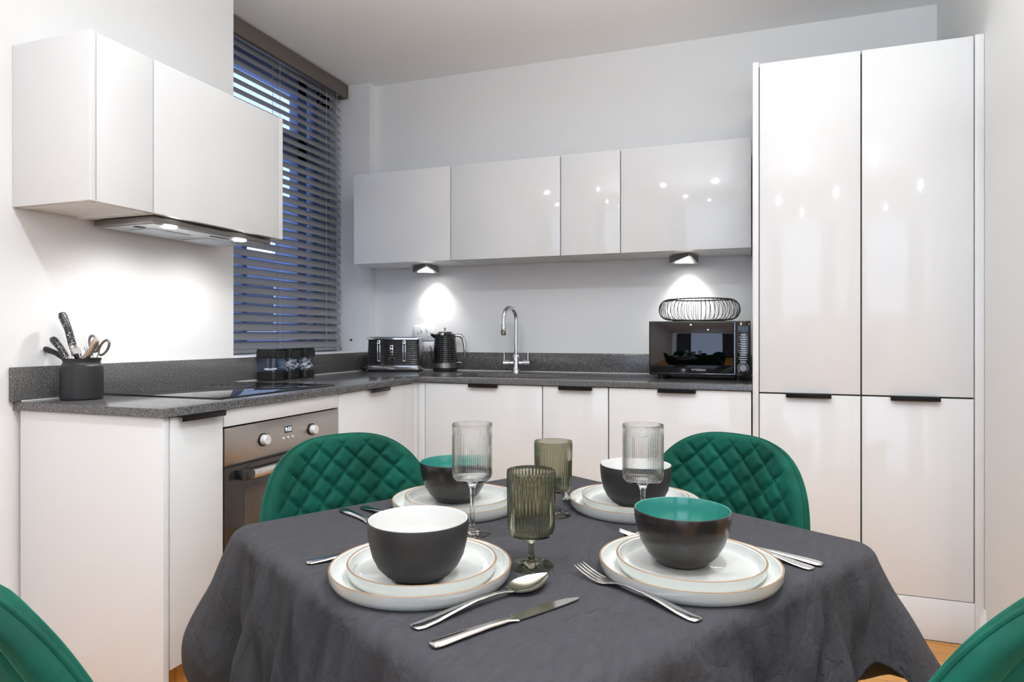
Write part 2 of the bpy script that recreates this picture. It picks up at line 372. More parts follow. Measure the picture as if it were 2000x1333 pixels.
# ------------------------------------------------------------------ blind
bl = thing('venetian_blind', 'grey wooden venetian blind with taupe valance hanging in the window recess', 'blind', (-2.27, 2.87, 1.045))
BX = -2.262; BY0, BY1 = 2.262, 3.372
v = MB().box(BX-.012, BX+.012, BY0-.01, BY1, 2.545, 2.625, bev=.004).box(BX-.07, BX+.012, BY1-.012, BY1, 2.545, 2.625, bev=.003)
v.build('valance', M['valance'], bl)
B(BX-.062, BX-.014, BY0, BY1-.014, 2.565, 2.615, bev=.002).build('headrail', M['blind'], bl)
sl = MB(); zs = [1.085+.0452*k for k in range(33)]
for z in zs:
    prof = []
    for k in range(7):
        u = (k/6-.5)*.05; prof.append((u, .0022*(1-(2*u/.05)**2)))
    th = radians(50)
    rows = []
    for y in (BY0+.002, BY1-.022):
        top = [(BX-.04+u*cos(th)+h*sin(th), y, z-u*sin(th)+h*cos(th)) for u, h in prof]
        bot = [(BX-.04+u*cos(th)+(h-.003)*sin(th), y, z-u*sin(th)+(h-.003)*cos(th)) for u, h in reversed(prof)]
        rows.append(top+bot)
    o = len(sl.v); sl.grid(rows, closed=True); n = len(rows[0])
    sl.f.append(tuple(o+j for j in range(n))); sl.f.append(tuple(o+n+j for j in range(n))); sl.mi += [0, 0]
sl.build('slats', M['blind'], bl)
B(BX-.066, BX-.014, BY0+.002, BY1-.022, 1.045, 1.063, bev=.004).build('bottom_rail', M['blind'], bl)
for y in (2.45, 2.80, 3.20):
    c = MB()
    for dx in (-.063, -.017): c.cyl((BX+dx, y, 1.05), (BX+dx, y, 2.57), .0011, 6)
    for z in zs: c.cyl((BX-.063, y, z-.012), (BX-.017, y, z-.026), .0007, 5)
    c.build('ladder_cord', M['cord'], bl)
c = MB().cyl((BX+.004, 3.27, 1.06), (BX+.004, 3.27, 2.55), .0012, 6).cyl((BX+.004, 3.275, 1.06), (BX+.004, 3.275, 1.03), .004, 8, .006)
c.build('pull_cord', M['cord'], bl)

# ------------------------------------------------------------------ kitchen: back run
YD = 2.822          # front of the door faces
ZJ = .905           # top of the base doors
def handle(x0, x1, parent, y=YD, z=.9105):
    # black edge-pull: a lip over the door top with a short drop in front
    m = MB().box(x0, x1, y-.022, y+.010, z-.003, z, bev=.0008).box(x0, x1, y-.022, y-.019, z-.016, z, bev=.0008)
    return m.build('handle', M['black'], parent)
def base_unit(x0, x1, hx, label):
    e = thing('base_cabinet', label, 'cabinet', ((x0+x1)/2, 3.13, 0), group=None)
    m = MB().box(x0+.001, x0+.018, YD+.022, 3.43, .21, .906).box(x1-.018, x1-.001, YD+.022, 3.43, .21, .906)
    m.box(x0+.018, x1-.018, YD+.022, 3.43, .21, .228).box(x0+.018, x1-.018, 3.42, 3.43, .228, .70); m.build('carcass', M['gap'], e, fix=False)
    d = B(x0+.0025, x1-.0025, YD, YD+.019, .213, ZJ, bev=.0012).build('door', M['gloss'], e)
    handle(hx[0], hx[1], d, z=.9075)
    return e
base_unit(-1.4549, -.8685, (-1.222, -1.077), 'white gloss sink base cabinet, its black edge handle beneath the sink')
base_unit(-.8685, -.5700, (-.790, -.638), 'narrow white gloss base cabinet in the middle of the back run')
base_unit(-.5700, .0125, (-.359, -.204), 'white gloss base cabinet under the microwave, beside the tall larder')
cp = thing('corner_filler', 'slim white filler post in the inner corner below the worktop', 'filler panel', (-1.48, 2.83, 0))
m = MB().box(-1.4915, -1.4565, YD+.002, YD+.02, .213, .906, bev=.001).box(-1.512, -1.4925, 2.782, YD+.02, .213, .906, bev=.001)
m.build('post', M['gloss'], cp)
tag(B(-1.45, .012, 2.875, 2.893, 0, .205, bev=.001).build('plinth', M['gloss']), 'white plinth board under the back run of base cabinets', 'plinth')

# ------------------------------------------------------------------ kitchen: left run
XD = -1.4905
def base_left(y0, y1, hy, label):
    e = thing('base_cabinet', label, 'cabinet', (-1.78, (y0+y1)/2, 0))
    m = MB().box(-2.05, XD-.022, y0+.001, y0+.018, .21, .906).box(-2.05, XD-.022, y1-.018, y1-.001, .21, .906).box(-2.05, XD-.022, y0+.018, y1-.018, .21, .228)
    m.build('carcass', M['gap'], e, fix=False)
    d = B(XD-.019, XD, y0+.0025, y1-.0025, .213, ZJ, bev=.0012).build('door', M['gloss'], e)
    h = MB().box(XD-.010, XD+.022, hy[0], hy[1], .9045, .9075, bev=.0008).box(XD+.019, XD+.022, hy[0], hy[1], .892, .9075, bev=.0008)
    h.build('handle', M['black'], d)
    return e
base_left(1.3795, 1.5765, (1.405, 1.565), 'narrow white gloss pull-out cabinet left of the oven')
base_left(2.1680, 2.7790, (2.375, 2.525), 'white gloss base cabinet right of the oven, behind the green chair')
tag(B(-2.052, XD, 1.3590, 1.3775, 0, .9065, bev=.001).build('end_panel', M['gloss']), 'large white gloss end panel closing the left cabinet run', 'panel')
tag(B(-1.56, -1.545, 1.3785, 2.86, 0, .205, bev=.001).build('plinth', M['floor']), 'wood-toned plinth board under the left run of cabinets, tone standing in for the floor reflection', 'plinth')  # reflected floor painted in by reusing the floor boards material

# oven
ov = thing('built_in_oven', 'stainless steel built-in oven with two knobs and a clock reading 9:53', 'oven', (-1.78, 1.872, .26))
OY0, OY1 = 1.5790, 2.1665
B(-2.03, XD-.022, OY0+.012, OY1-.012, .262, .848).build('body', M['gap'], ov)
cpn = B(XD-.019, XD, OY0+.002, OY1-.001, .733, .8490, bev=.0015).build('control_panel', M['steel'], ov)
B(XD-.0215, XD-.002, OY0+.001, OY1-.001, .7275, .7325).build('panel_gap', M['gap'], ov)
for y in (1.7477, 2.0015):
    k = MB(); k.tube([(XD, y, .791), (XD+.004, y, .791)], [.0215, .0215], 32); ring = k.build('knob', M['black'], cpn)
    k = MB(); k.tube([(XD+.004, y, .791), (XD+.018, y, .791), (XD+.021, y, .791)], [.0175, .0165, .0145], 32)
    k.box(XD+.0205, XD+.0225, y-.0012, y+.0012, .791, .8045); k.build('knob_cap', M['knob'], ring)
    dm = MB()
    for a in range(9):
        t = radians(-60+a*37.5)
        if abs(t) < .0: continue
        dm.box(XD+.0002, XD+.0006, y+.033*sin(t)-.0012, y+.033*sin(t)+.0012, .791+.033*cos(t)-.0012, .791+.033*cos(t)+.0012)
    dm.build('dial_marks', M['greyprint'], cpn)
dsp = B(XD-.001, XD+.0008, 1.854, 1.892, .797, .820, bev=.0006).build('clock_display', M['displaybg'], cpn)
lettering('clock_digits', '9:53', .019, M['display'], dsp, face_x(XD+.0012, 1.873, .8085))
for y in (1.847, 1.871, 1.895):
    MB().tube([(XD, y, .7805), (XD+.004, y, .7805), (XD+.005, y, .7805)], [.0042, .0042, .003], 16).build('button', M['knob'], cpn)
od = B(XD-.019, XD, OY0+.001, OY1-.001, .268, .7265, bev=.0015).build('oven_door', M['ovenglass'], ov)
wn = MB().box(XD-.0005, XD+.0008, 1.665, 2.08, .33, .648, bev=.0005)
M['ovenwindow'] = mat('oven inner window', (.10, .075, .055), .12, var=.3, vscale=14, bump=.6, bscale=240, bstretch=(1, 1, 4))
wn.build('inner_window', M['ovenwindow'], od)
for y in (1.620, 2.085): B(XD, XD+.048, y, y+.035, .686, .716, bev=.004).build('handle_bracket', M['blackgloss'], od)
B(XD+.030, XD+.049, 1.6545, 2.0855, .688, .714, bev=.003).build('handle_bar', M['cutlery'], od)
tag(B(XD-.019, XD, OY0, OY1, .8535, .9060, bev=.001).build('filler_panel', M['gloss']), 'thin white strip between the oven and the worktop', 'filler panel')
tag(B(XD-.019, XD, OY0, OY1, .213, .2655, bev=.001).build('filler_panel', M['gloss']), 'thin white strip beneath the oven door', 'filler panel')

# ------------------------------------------------------------------ worktop
WX, WY = -1.479, 2.811; Z0, Z1 = .9085, .933
SX0, SX1, SY0, SY1 = -1.365, -.86, 2.905, 3.235
def worktop():
    bm = bmesh.new()
    xs = [XL+.001, WX, SX0, SX1, .0135]; ys = [1.349, WY, SY0, SY1, YB-.001]
    V = {}
    def vert(i, j, z):
        k = (i, j, z)
        if k not in V: V[k] = bm.verts.new((xs[i], ys[j], z))
        return V[k]
    def solid(i, j):
        if i >= 1 and j == 0: return False
        if i == 2 and j == 2: return False
        return 0 <= i < 4 and 0 <= j < 4
    for i in range(4):
        for j in range(4):
            if not solid(i, j): continue
            bm.faces.new([vert(i,j,Z1), vert(i+1,j,Z1), vert(i+1,j+1,Z1), vert(i,j+1,Z1)])
            bm.faces.new([vert(i,j+1,Z0), vert(i+1,j+1,Z0), vert(i+1,j,Z0), vert(i,j,Z0)])
            for di, dj, a, b_ in ((0,-1,(i,j),(i+1,j)), (1,0,(i+1,j),(i+1,j+1)), (0,1,(i+1,j+1),(i,j+1)), (-1,0,(i,j+1),(i,j))):
                if not solid(i+di, j+dj) or i+di < 0 or j+dj < 0:
                    bm.faces.new([vert(*a,Z0), vert(*b_,Z0), vert(*b_,Z1), vert(*a,Z1)])
    bmesh.ops.recalc_face_normals(bm, faces=bm.faces)
    es = [e for e in bm.edges if len(e.link_faces) == 2 and e.calc_face_angle(0) > 1 and abs(e.verts[0].co.z-e.verts[1].co.z) < 1e-5 and e.verts[0].co.z > .92]
    bmesh.ops.bevel(bm, geom=es, offset=.0022, segments=2, profile=.5, affect='EDGES')
    me = bpy.data.meshes.new('worktop'); bm.to_mesh(me); bm.free(); me.materials.append(M['quartz']); me.shade_smooth(); me.set_sharp_from_angle(angle=radians(35))
    o = bpy.data.objects.new('worktop', me); COL.objects.link(o); return o
tag(worktop(), 'L-shaped dark grey speckled quartz worktop along both walls', 'worktop')
tag(B(XL+.001, XL+.020, 1.337, 3.439, Z1+.0003, 1.036, bev=.0015).build('upstand', M['quartz']), 'grey speckled quartz upstand along the window wall', 'upstand')
tag(B(XL+.021, .0135, YB-.020, YB-.001, Z1+.0003, 1.036, bev=.0015).build('upstand', M['quartz']), 'grey speckled quartz upstand behind the tap and microwave', 'upstand')
tag(MB().box(XL+.0205, XL+.0235, 1.36, 3.436, Z1+.0002, Z1+.0032).box(XL+.024, .013, YB-.0235, YB-.0205, Z1+.0002, Z1+.0032).build('sealant_bead', M['sealant'], fix=False), 'thin white sealant line where the worktop meets the upstand', 'sealant')

# undermounted sink
sk = MB()
rows = []
for (ins, z) in [(-.012, Z0-.001), (.0, Z0-.001), (.004, Z0-.012), (.010, .775), (.030, .750), (.10, .745)]:
    r = .05; row = []
    x0, x1, y0, y1 = SX0-.004+ins, SX1+.004-ins, SY0-.004+ins, SY1+.004-ins
    rr = min(r, (y1-y0)/2-.002)
    for cx, cy, a0 in ((x1-rr, y1-rr, 0), (x0+rr, y1-rr, 90), (x0+rr, y0+rr, 180), (x1-rr, y0+rr, 270)):
        for k in range(7):
            a = radians(a0+15*k); row.append((cx+rr*cos(a), cy+rr*sin(a), z))
    rows.append(row)
sk.grid(rows, closed=True); n = len(rows[0]); o = len(sk.v)-n; sk.f.append(tuple(o+j for j in range(n))); sk.mi.append(0)
so = sk.build('undermount_sink', M['darksteel'], ang=50); tag(so, 'dark undermounted kitchen sink bowl set in the back worktop', 'sink')
MB().lathe([(.001, .748), (.02, .7465), (.038, .7475), (.042, .7485), (.045, .7455)], 32, ((SX0+SX1)/2, (SY0+SY1)/2, 0)).build('drain', M['chrome'], so)

# tap
TX, TY = -1.174, 3.335
tp = thing('kitchen_tap', 'tall chrome swan-neck kitchen tap with two levers behind the sink', 'tap', (TX, TY, Z1))
MB().lathe([(.0, Z1), (.024, Z1), (.024, Z1+.004), (.021, Z1+.010), (.019, Z1+.03), (.019, Z1+.062), (.0185, Z1+.085), (.014, Z1+.098), (.012, Z1+.10), (0, Z1+.10)], 32, (TX, TY, 0)).build('body', M['chrome'], tp)
rt = Vector((cos(radians(19.75)), sin(radians(19.75)), 0)); fw = Vector((-sin(radians(19.75)), cos(radians(19.75)), 0))
base = Vector((TX, TY, 0))
c = MB(); a_, b_ = base - rt*.070 + Vector((0,0,Z1+.050)), base + rt*.070 + Vector((0,0,Z1+.050))
pts = [a_, a_+rt*.03, a_+rt*.035, b_-rt*.035, b_-rt*.03, b_]
c.tube(pts, [.0155, .0165, .0125, .0125, .0165, .0155], 24).build('cross_bar', M['chrome'], tp)
for s_ in (-1, 1):
    q = base + rt*.064*s_ + Vector((0,0,Z1+.055))
    MB().tube([q, q+Vector((0,0,.045)), q+rt*.004*s_+Vector((0,0,.052))], [.004, .0034, .0028], 12).build('lever', M['chrome'], tp)
d = (-rt*.55 - fw*.84).normalized(); R0 = .060; pts = []
zt0 = 1.278-R0
pts.append(base+Vector((0,0,Z1+.098))); pts.append(base+Vector((0,0,zt0-.05)))
for k in range(0, 19):
    a = pi - pi*k/18*1.02; pts.append(base + d*(R0+R0*cos(a)) + Vector((0,0,zt0+R0*sin(a))))
e0 = pts[-1]; pts.append(e0+Vector((0,0,-.03)) ); 
spt = MB().tube(pts, .0105, 20).build('spout', M['chrome'], tp)
MB().tube([e0+Vector((0,0,-.025)), e0+Vector((0,0,-.030)), e0+Vector((0,0,-.078)), e0+Vector((0,0,-.082))], [.0125, .0135, .0135, .011], 20).build('spray_head', M['chrome'], spt)

# hob
hx0, hx1, hy0, hy1 = -2.036, -1.532, 1.605, 2.205
hobm = thing('induction_hob', 'black glass induction hob set in the left worktop', 'hob', (-1.78, 1.9, Z1))
B(hx0, hx1, hy0, hy1, Z1+.0003, Z1+.0055, bev=.0012).build('glass_top', M['hobglass'], hobm)
for (x, y, r) in ((-1.66, 1.76, .09), (-1.66, 2.05, .075), (-1.91, 1.76, .075), (-1.91, 2.05, .09)):
    MB().lathe([(r, Z1+.0056), (r+.0012, Z1+.0058), (r+.0024, Z1+.0056)], 48, (x, y, 0)).build('ring_mark', M['greyprint'], hobm)

# ------------------------------------------------------------------ wall cabinets
UY = 3.150; UZ0, UZ1 = 1.527, 2.0235
def wall_unit(x0, x1, label, lend=False):
    e = thing('wall_cabinet', label, 'cabinet', ((x0+x1)/2, 3.3, UZ0), group=None)
    m = MB().box(x0+.001, x0+.018, UY+.022, YB-.002, UZ0-.001, UZ1-.003).box(x1-.018, x1-.001, UY+.022, YB-.002, UZ0-.001, UZ1-.003)
    m.box(x0+.018, x1-.018, UY+.022, YB-.002, UZ1-.021, UZ1-.003).box(x0+.018, x1-.018, UY+.026, YB-.012, UZ0+.003, UZ0+.020).box(x0+.018, x1-.018, YB-.012, YB-.002, UZ0+.003, UZ1-.021)
    m.build('carcass', M['carcass'], e, fix=False)
    B(x0+.0022, x1-.0022, UY, UY+.019, UZ0+.0005, UZ1, bev=.0012).build('door', M['gloss'], e)
    return e
wall_unit(-2.0675, -1.474, 'white gloss wall cabinet nearest the window corner, a spotlight beneath it')
wall_unit(-1.474, -.876, 'wide white gloss wall cabinet above the tap')
wall_unit(-.876, -.578, 'narrow white gloss wall cabinet between two wide ones')
wall_unit(-.578, .0128, 'white gloss wall cabinet above the microwave, beside the tall larder')

# wedge spotlights under them
def wedge(x, y, rz, label):
    e = thing('cabinet_spotlight', label, 'light', (x, y, UZ0), rz, group=None, local=True)
    # local: triangular in plan, apex to the front (-y), hanging from the cabinet; sloping lit underside
    T = [(-.006, -.050), (.006, -.050), (.072, .055), (.066, .062), (-.066, .062), (-.072, .055)]
    zu = lambda y: -.012-.026*(y+.05)/.112
    n = len(T)
    b_ = MB(); b_.add([(x_, y_, -.0005) for x_, y_ in T]+[(x_, y_, zu(y_)) for x_, y_ in T], [tuple(reversed(range(n))), tuple(range(n, 2*n))]+[(i, (i+1) % n, n+(i+1) % n, n+i) for i in range(n)])
    bo = b_.build('housing', M['darksteel'], e, ang=20)
    T2 = [(0, -.030), (.046, .046), (-.046, .046)]
    ln = MB(); ln.add([(x_, y_, zu(y_)-.0004) for x_, y_ in T2]+[(x_, y_, zu(y_)-.0018) for x_, y_ in T2], [(2, 1, 0), (3, 4, 5), (0, 1, 4, 3), (1, 2, 5, 4), (2, 0, 3, 5)])
    ln.build('lens', M['lamp'], bo)
    return e
wedge(-1.707, 3.325, radians(30), 'small grey wedge spotlight glowing under the wall cabinet above the toaster')
wedge(-.285, 3.325, radians(19.75), 'small grey wedge spotlight glowing under the wall cabinet above the wire basket')
for x in (-1.707, -.285):
    l = bpy.data.lights.new('spot_glow', 'SPOT'); l.energy = 7.5; l.spot_size = radians(98); l.spot_blend = 1.0; l.shadow_soft_size = .02; l.color = (1, .98, .96)
    o = bpy.data.objects.new('spot_glow', l); COL.objects.link(o); o.location = (x, 3.385, 1.482); o.rotation_euler = (radians(8), 0, 0)

# left wall cabinets above the hob
LX = -1.752; LZ0, LZ1 = 1.5145, 1.9965
def left_unit(y0, y1, label, bottom=True):
    e = thing('wall_cabinet', label, 'cabinet', (-1.9, (y0+y1)/2, LZ0))
    m = MB().box(XL+.002, LX-.022, y0+.001, y0+.016, LZ0-.001, LZ1-.003).box(XL+.002, LX-.022, y1-.016, y1-.001, LZ0-.001, LZ1-.003)
    m.box(XL+.002, LX-.022, y0+.016, y1-.016, LZ1-.021, LZ1-.003).box(XL+.012, LX-.026, y0+.016, y1-.016, LZ0+.002, LZ0+.016)
    m.build('carcass', M['carcass'], e, fix=False)
    B(LX-.019, LX, y0+.0022, y1-.0022, LZ0+.0005, LZ1, bev=.0012).build('door', M['gloss'], e)
    return e
left_unit(1.3680, 1.5615, 'narrow white gloss wall cabinet at the near end, left of the hood cabinet')
left_unit(1.5615, 2.1450, 'wide white gloss wall cabinet holding the cooker hood')
tag(B(XL+.001, LX+.001, 1.3475, 1.3665, LZ0, LZ1+.001, bev=.001).build('end_panel', M['gloss']), 'white gloss end panel on the near side of the hood cabinets', 'panel')
tag(B(XL+.001, LX+.001, 2.1460, 2.1680, LZ0, LZ1+.001, bev=.001).build('end_panel', M['gloss']), 'white gloss end panel of the hood cabinets, next to the blind', 'panel')

# cooker hood
hd = thing('cooker_hood', 'slim steel cooker hood with two lit lamps under the wall cabinet', 'cooker hood', (-1.9, 1.86, 1.48))
HY0, HY1 = 1.585, 2.135
m = MB().box(XL+.03, LX-.030, HY0, HY1, 1.4935, 1.5125, bev=.002); hdb = m.build('hood_body', M['darksteel'], hd)
B(XL+.045, LX-.045, HY0+.02, HY1-.02, 1.4895, 1.4940, bev=.001).build('lower_panel', M['hoodpanel'], hdb)
for y0, y1 in ((1.66, 1.82), (1.90, 2.06)):
    f = MB().box(-1.99, -1.87, y0, y1, 1.4865, 1.4897, bev=.001); f.build('grease_filter', M['filter'], hdb)
sw = MB()
for k in range(5): sw.box(-1.822, -1.816, 1.86+k*.022, 1.876+k*.022, 1.4870, 1.4897)
sw.build('switch_row', M['black'], hdb, fix=False)
sw = MB().box(-1.90, -1.88, 1.615, 1.645, 1.4870, 1.4897); sw.build('latch', M['black'], hdb)
for y in (1.665, 1.985):
    MB().tube([(-1.800, y, 1.4897), (-1.800, y, 1.4865)], [.024, .022], 28).build('lamp_lens', M['lamp'], hdb)
    l = bpy.data.lights.new('hood_lamp', 'SPOT'); l.energy = 7.5; l.spot_size = radians(150); l.spot_blend = .9; l.shadow_soft_size = .022; l.color = (1, .99, .98)
    o = bpy.data.objects.new('hood_lamp', l); COL.objects.link(o); o.location = (-1.800, y, 1.482); o.rotation_euler = (0, radians(14), 0)

# ------------------------------------------------------------------ tall larder units
TZ = 2.2215
def larder(x0, x1, hx, label):
    e = thing('larder_cabinet', label, 'cabinet', ((x0+x1)/2, 3.13, 0))
    m = MB().box(x0, x0+.018, YD+.022, YB-.002, .155, TZ-.004).box(x1-.018, x1, YD+.022, YB-.002, .155, TZ-.004).box(x0+.018, x1-.018, YD+.022, YB-.002, TZ-.022, TZ-.004)
    m.box(x0+.018, x1-.018, YD+.022, YD+.03, .88, .92).box(x0+.018, x1-.018, YD+.022, YB-.002, .155, .173).build('carcass', M['gap'], e, fix=False)
    B(x0+.0022, x1-.0022, YD, YD+.019, .9045, TZ, bev=.0012).build('upper_door', M['gloss'], e)
    d = B(x0+.0022, x1-.0022, YD, YD+.019, .1585, .8985, bev=.0012).build('lower_door', M['gloss'], e)
    handle(hx[0], hx[1], d, z=.9030)
larder(.0390, .4048, (.138, .300), 'tall white gloss larder cabinet, the left of the two full-height units')
larder(.4058, .7725, (.501, .663), 'tall white gloss larder cabinet, the right of the two beside the wall')
tag(B(.0155, .0380, YD-.012, YB-.002, 0, TZ+.003, bev=.001).build('end_panel', M['gloss']), 'tall white gloss end panel beside the microwave', 'panel')
tag(B(.7740, .8020, YD-.002, YD+.03, 0, TZ+.003, bev=.001).build('filler_panel', M['gloss']), 'tall slim white filler strip between the larder and the right wall', 'filler panel')
tag(B(.0390, .7735, YD, YD+.018, .002, .1555, bev=.001).build('plinth', M['gloss']), 'white gloss plinth board under the tall larder cabinets', 'plinth')
tag(B(.0390, .7735, YD-.0008, YD+.02, 0, .0018).build('plinth_seal', M['gap']), 'dark sealing strip along the floor under the larder plinth', 'seal')

# ------------------------------------------------------------------ small appliances
# microwave
mw = thing('microwave', 'black mirror-front microwave on the worktop beside the tall larder', 'microwave', (-.205, 3.2, Z1))
mx0, mx1, my0, my1, mz0, mz1 = -.4265, .0085, 3.030, 3.395, .9555, 1.1955
B(mx0+.003, mx1-.002, my0+.022, my1, mz0-.004, mz1-.003, bev=.004).build('casing', M['blackplastic'], mw)
dr = B(mx0, mx1-.0615, my0, my0+.021, mz0, mz1, bev=.003).build('door', M['blackplastic'], mw)
M['mirror'] = mat('dark mirror glass', (.06, .06, .063), .02, metal=1, var=.0)
B(mx0+.006, mx1-.0665, my0-.0008, my0+.002, mz0+.008, mz1-.007, bev=.0005).build('door_glass', M['mirror'], dr)
MB().box(mx1-.0655, mx1-.0645, my0-.001, my0+.001, mz0+.006, mz1-.006).box(mx0+.005, mx1-.065, my0-.001, my0+.001, mz0+.006, mz0+.007).build('door_trim', M['chrome'], dr, fix=False)
lettering('maker_name', 'VYTRONIX', .0125, M['print'], dr, face_y(-.208, my0-.0012, mz0+.022))
cpn = B(mx1-.0605, mx1, my0, my0+.021, mz0, mz1, bev=.003).build('control_panel', M['blackgloss'], mw)
B(mx1-.052, mx1-.010, my0-.0006, my0+.002, mz1-.047, mz1-.024).build('display', M['displaybg'], cpn)
pm = MB()
for k in range(13):
    z = mz1-.060-k*.0098; wv = .017 if k % 3 else .014
    pm.box(mx1-.0305-wv, mx1-.0305+wv, my0-.0007, my0, z-.0022, z+.0004); pm.box(mx1-.0305-wv*.6, mx1-.0305+wv*.55, my0-.0007, my0, z-.0048, z-.0036)
pm.build('button_print', M['print'], cpn, fix=False)
dl = MB(); cz = mz0+.035
dl.tube([(mx1-.031, my0, cz), (mx1-.031, my0-.009, cz), (mx1-.031, my0-.011, cz)], [.0165, .0165, .015], 32)
dlo = dl.build('dial', M['darksteel'], cpn)
rr = MB()
for a in range(28):
    t = radians(-135+a*10); rr.box(mx1-.031+.0215*sin(t)-.0012, mx1-.031+.0215*sin(t)+.0012, my0-.0007, my0, cz+.0215*cos(t)-.0012, cz+.0215*cos(t)+.0012)
rr.build('dial_print', M['print'], cpn, fix=False)
for x in (mx0+.05, mx1-.05):
    for y in (my0+.05, my1-.05):
        MB().lathe([(0, Z1+.0003), (.014, Z1+.0003), (.016, mz0), (0, mz0)], 20, (x, y, 0)).build('foot', M['blackplastic'], mw)

# wire basket on the microwave
bk = thing('wire_basket', 'round black wire fruit basket on top of the microwave', 'basket', (-.219, 3.205, mz1+.0005), local=True)
R_in, Rm, hh = .115, .1305, .1035
def loop_pts():
    pts = []
    for k in range(17):
        a = radians(-90+180*k/16)
        pts.append((Rm+.053*cos(a)**.8 if cos(a) > 1e-4 else Rm, 0, .0045+hh/2+ (hh/2-.003)*sin(a)))
    return [(R_in, 0, .0045)]+[(max(p[0], R_in), 0, p[2]) for p in pts]+[(R_in+.004, 0, hh+.0005)]
w0 = MB().tube(loop_pts(), .0013, 6).build('wire', M['blackwire'], bk)
for k in range(1, 56):
    o = w0.copy(); COL.objects.link(o); o.parent = bk; o.rotation_euler = (0, 0, 2*pi*k/56+random.uniform(-.02, .02))
for (r, z, nm) in ((R_in, .0040, 'base_ring'), (R_in+.004, hh+.001, 'top_ring')):
    MB().lathe([(r+.003*cos(radians(a)), z+.003*sin(radians(a))) for a in range(0, 361, 45)], 64).build(nm, M['blackwire'], bk)
bw = MB()
for k in range(-4, 5):
    x = k*.025; h_ = sqrt(R_in**2-x*x); bw.cyl((x, -h_, .003), (x, h_, .003), .0012, 6)
bw.build('base_grid', M['blackwire'], bk)

# kettle
KX, KY = -1.603, 3.353
kt = thing('electric_kettle', 'black ribbed electric kettle with chrome handle left of the tap', 'kettle', (KX, KY, Z1), local=True)
MB().lathe([(0, .0004), (.066, .0004), (.068, .004), (.067, .014), (.060, .018), (0, .018)], 48).build('power_base', M['blackplastic'], kt)
MB().lathe([(.058, .0185), (.0655, .019), (.0665, .046), (.064, .0475), (.0, .0475)], 48, cap0=True).build('steel_band', M['steel'], kt)
prof = [(.0660, .0478)]
nz = 96
for k in range(nz+1):
    f = k/nz; z = .048+f*.162; r = .0665-.010*f**1.6 - (.010*max(0, (f-.93)/.07)**2)
    prof.append((r+.0011*cos(2*pi*f*15), z))
prof += [(.045, .2125), (.0, .2135)]
def krib(k, a, r, z): return .0007*cos(a*20)*(1 if .05 < z < .205 else 0)
body = MB().lathe(prof, 160, rib=krib).build('body', M['blackgloss'], kt, ang=60)
MB().lathe([(0, .213), (.042, .213), (.040, .219), (.012, .2215), (0, .222)], 40).build('lid', M['blackgloss'], body)
MB().lathe([(0, .2215), (.005, .2215), (.0045, .234), (.0065, .238), (.003, .243), (0, .2435)], 16).build('lid_knob', M['chrome'], body)
sd = (-rt*.9+fw*-.1).normalized()
sp = MB().tube([sd*.050+Vector((0,0,.196)), sd*.062+Vector((0,0,.200)), sd*.078+Vector((0,0,.207))], [.026, .020, .012], 16, flat=.7, up=(0,0,1)); sp.build('spout', M['blackgloss'], body)
hdv = (rt*.98+fw*.1).normalized()
hp = [hdv*r+Vector((0,0,z)) for r, z in ((.048, .198), (.070, .202), (.090, .197), (.103, .180), (.109, .150), (.112, .120), (.112, .092), (.108, .078))]
MB().tube(hp, [.009, .010, .0105, .010, .0095, .009, .008, .006], 16, flat=1.2).build('handle', M['chrome'], kt)
MB().tube([hdv*.055+Vector((0,0,.048)), hdv*.093+Vector((0,0,.046))], [.004, .0025], 10).build('switch', M['chrome'], kt)
cb = MB().tube([(.062-.14, .01, .006), (-.085, .02, .012), (-.092, .03, .05), (-.105, .045, .09), (-.125, .075, .125), (-.14, .092, .135)], .0032, 8); cb.build('power_cord', M['blackplastic'], kt)

# toaster
t_ang = radians(19.75)
tl = Vector((-1.959, 3.107, 0)); tr = Vector((-1.684, 3.206, 0)); tc_ = (tl+tr)/2 + fw*.090
ts = thing('toaster', 'black ribbed four-slice toaster with chrome trim in the worktop corner', 'toaster', (tc_.x, tc_.y, Z1), t_ang, local=True)
TW, TD = .146, .090
def rrect(hx_, hy_, r, n=6):
    pts = []
    for cx, cy, a0 in ((hx_-r, hy_-r, 0), (-hx_+r, hy_-r, 90), (-hx_+r, -hy_+r, 180), (hx_-r, -hy_+r, 270)):
        for k in range(n+1):
            a = radians(a0+90*k/n); pts.append((cx+r*cos(a), cy+r*sin(a)))
    return pts
def rr_stack(levels, r):
    m = MB(); rows = [[(x, y, z) for x, y in rrect(hx_, hy_, r)] for hx_, hy_, z in levels]
    m.grid(rows, closed=True); n = len(rows[0]); o = len(m.v)
    m.f.append(tuple(reversed(range(n)))); m.f.append(tuple(o-n+j for j in range(n))); m.mi += [0, 0]; return m
rr_stack([(TW-.006, TD-.006, .0004), (TW-.004, TD-.004, .011)], .014).build('feet_base', M['blackplastic'], ts)
rr_stack([(TW, TD, .0112), (TW+.001, TD+.001, .013), (TW+.001, TD+.001, .034), (TW-.001, TD-.001, .035)], .016).build('chrome_base_band', M['chrome'], ts)
lev = []
for k in range(111):
    f = k/110; z = .0352+f*.140; lev.append((TW-.003-.004*f+.0012*cos(2*pi*f*14), TD-.003-.004*f+.0012*cos(2*pi*f*14), z))
bd = rr_stack(lev, .016).build('body', M['blackgloss'], ts, ang=60)
top = rr_stack([(TW-.006, TD-.006, .1753), (TW-.003, TD-.003, .177), (TW-.003, TD-.003, .184), (TW-.012, TD-.012, .1905)], .012); top.build('top_plate', M['chrome'], ts)
sm = MB()
for x in (-.07, .07):
    for y in (-.035, .035): sm.box(x-.055, x+.055, y-.014, y+.014, .1895, .1912)
sm.build('slots', M['blackplastic'], ts, fix=False)
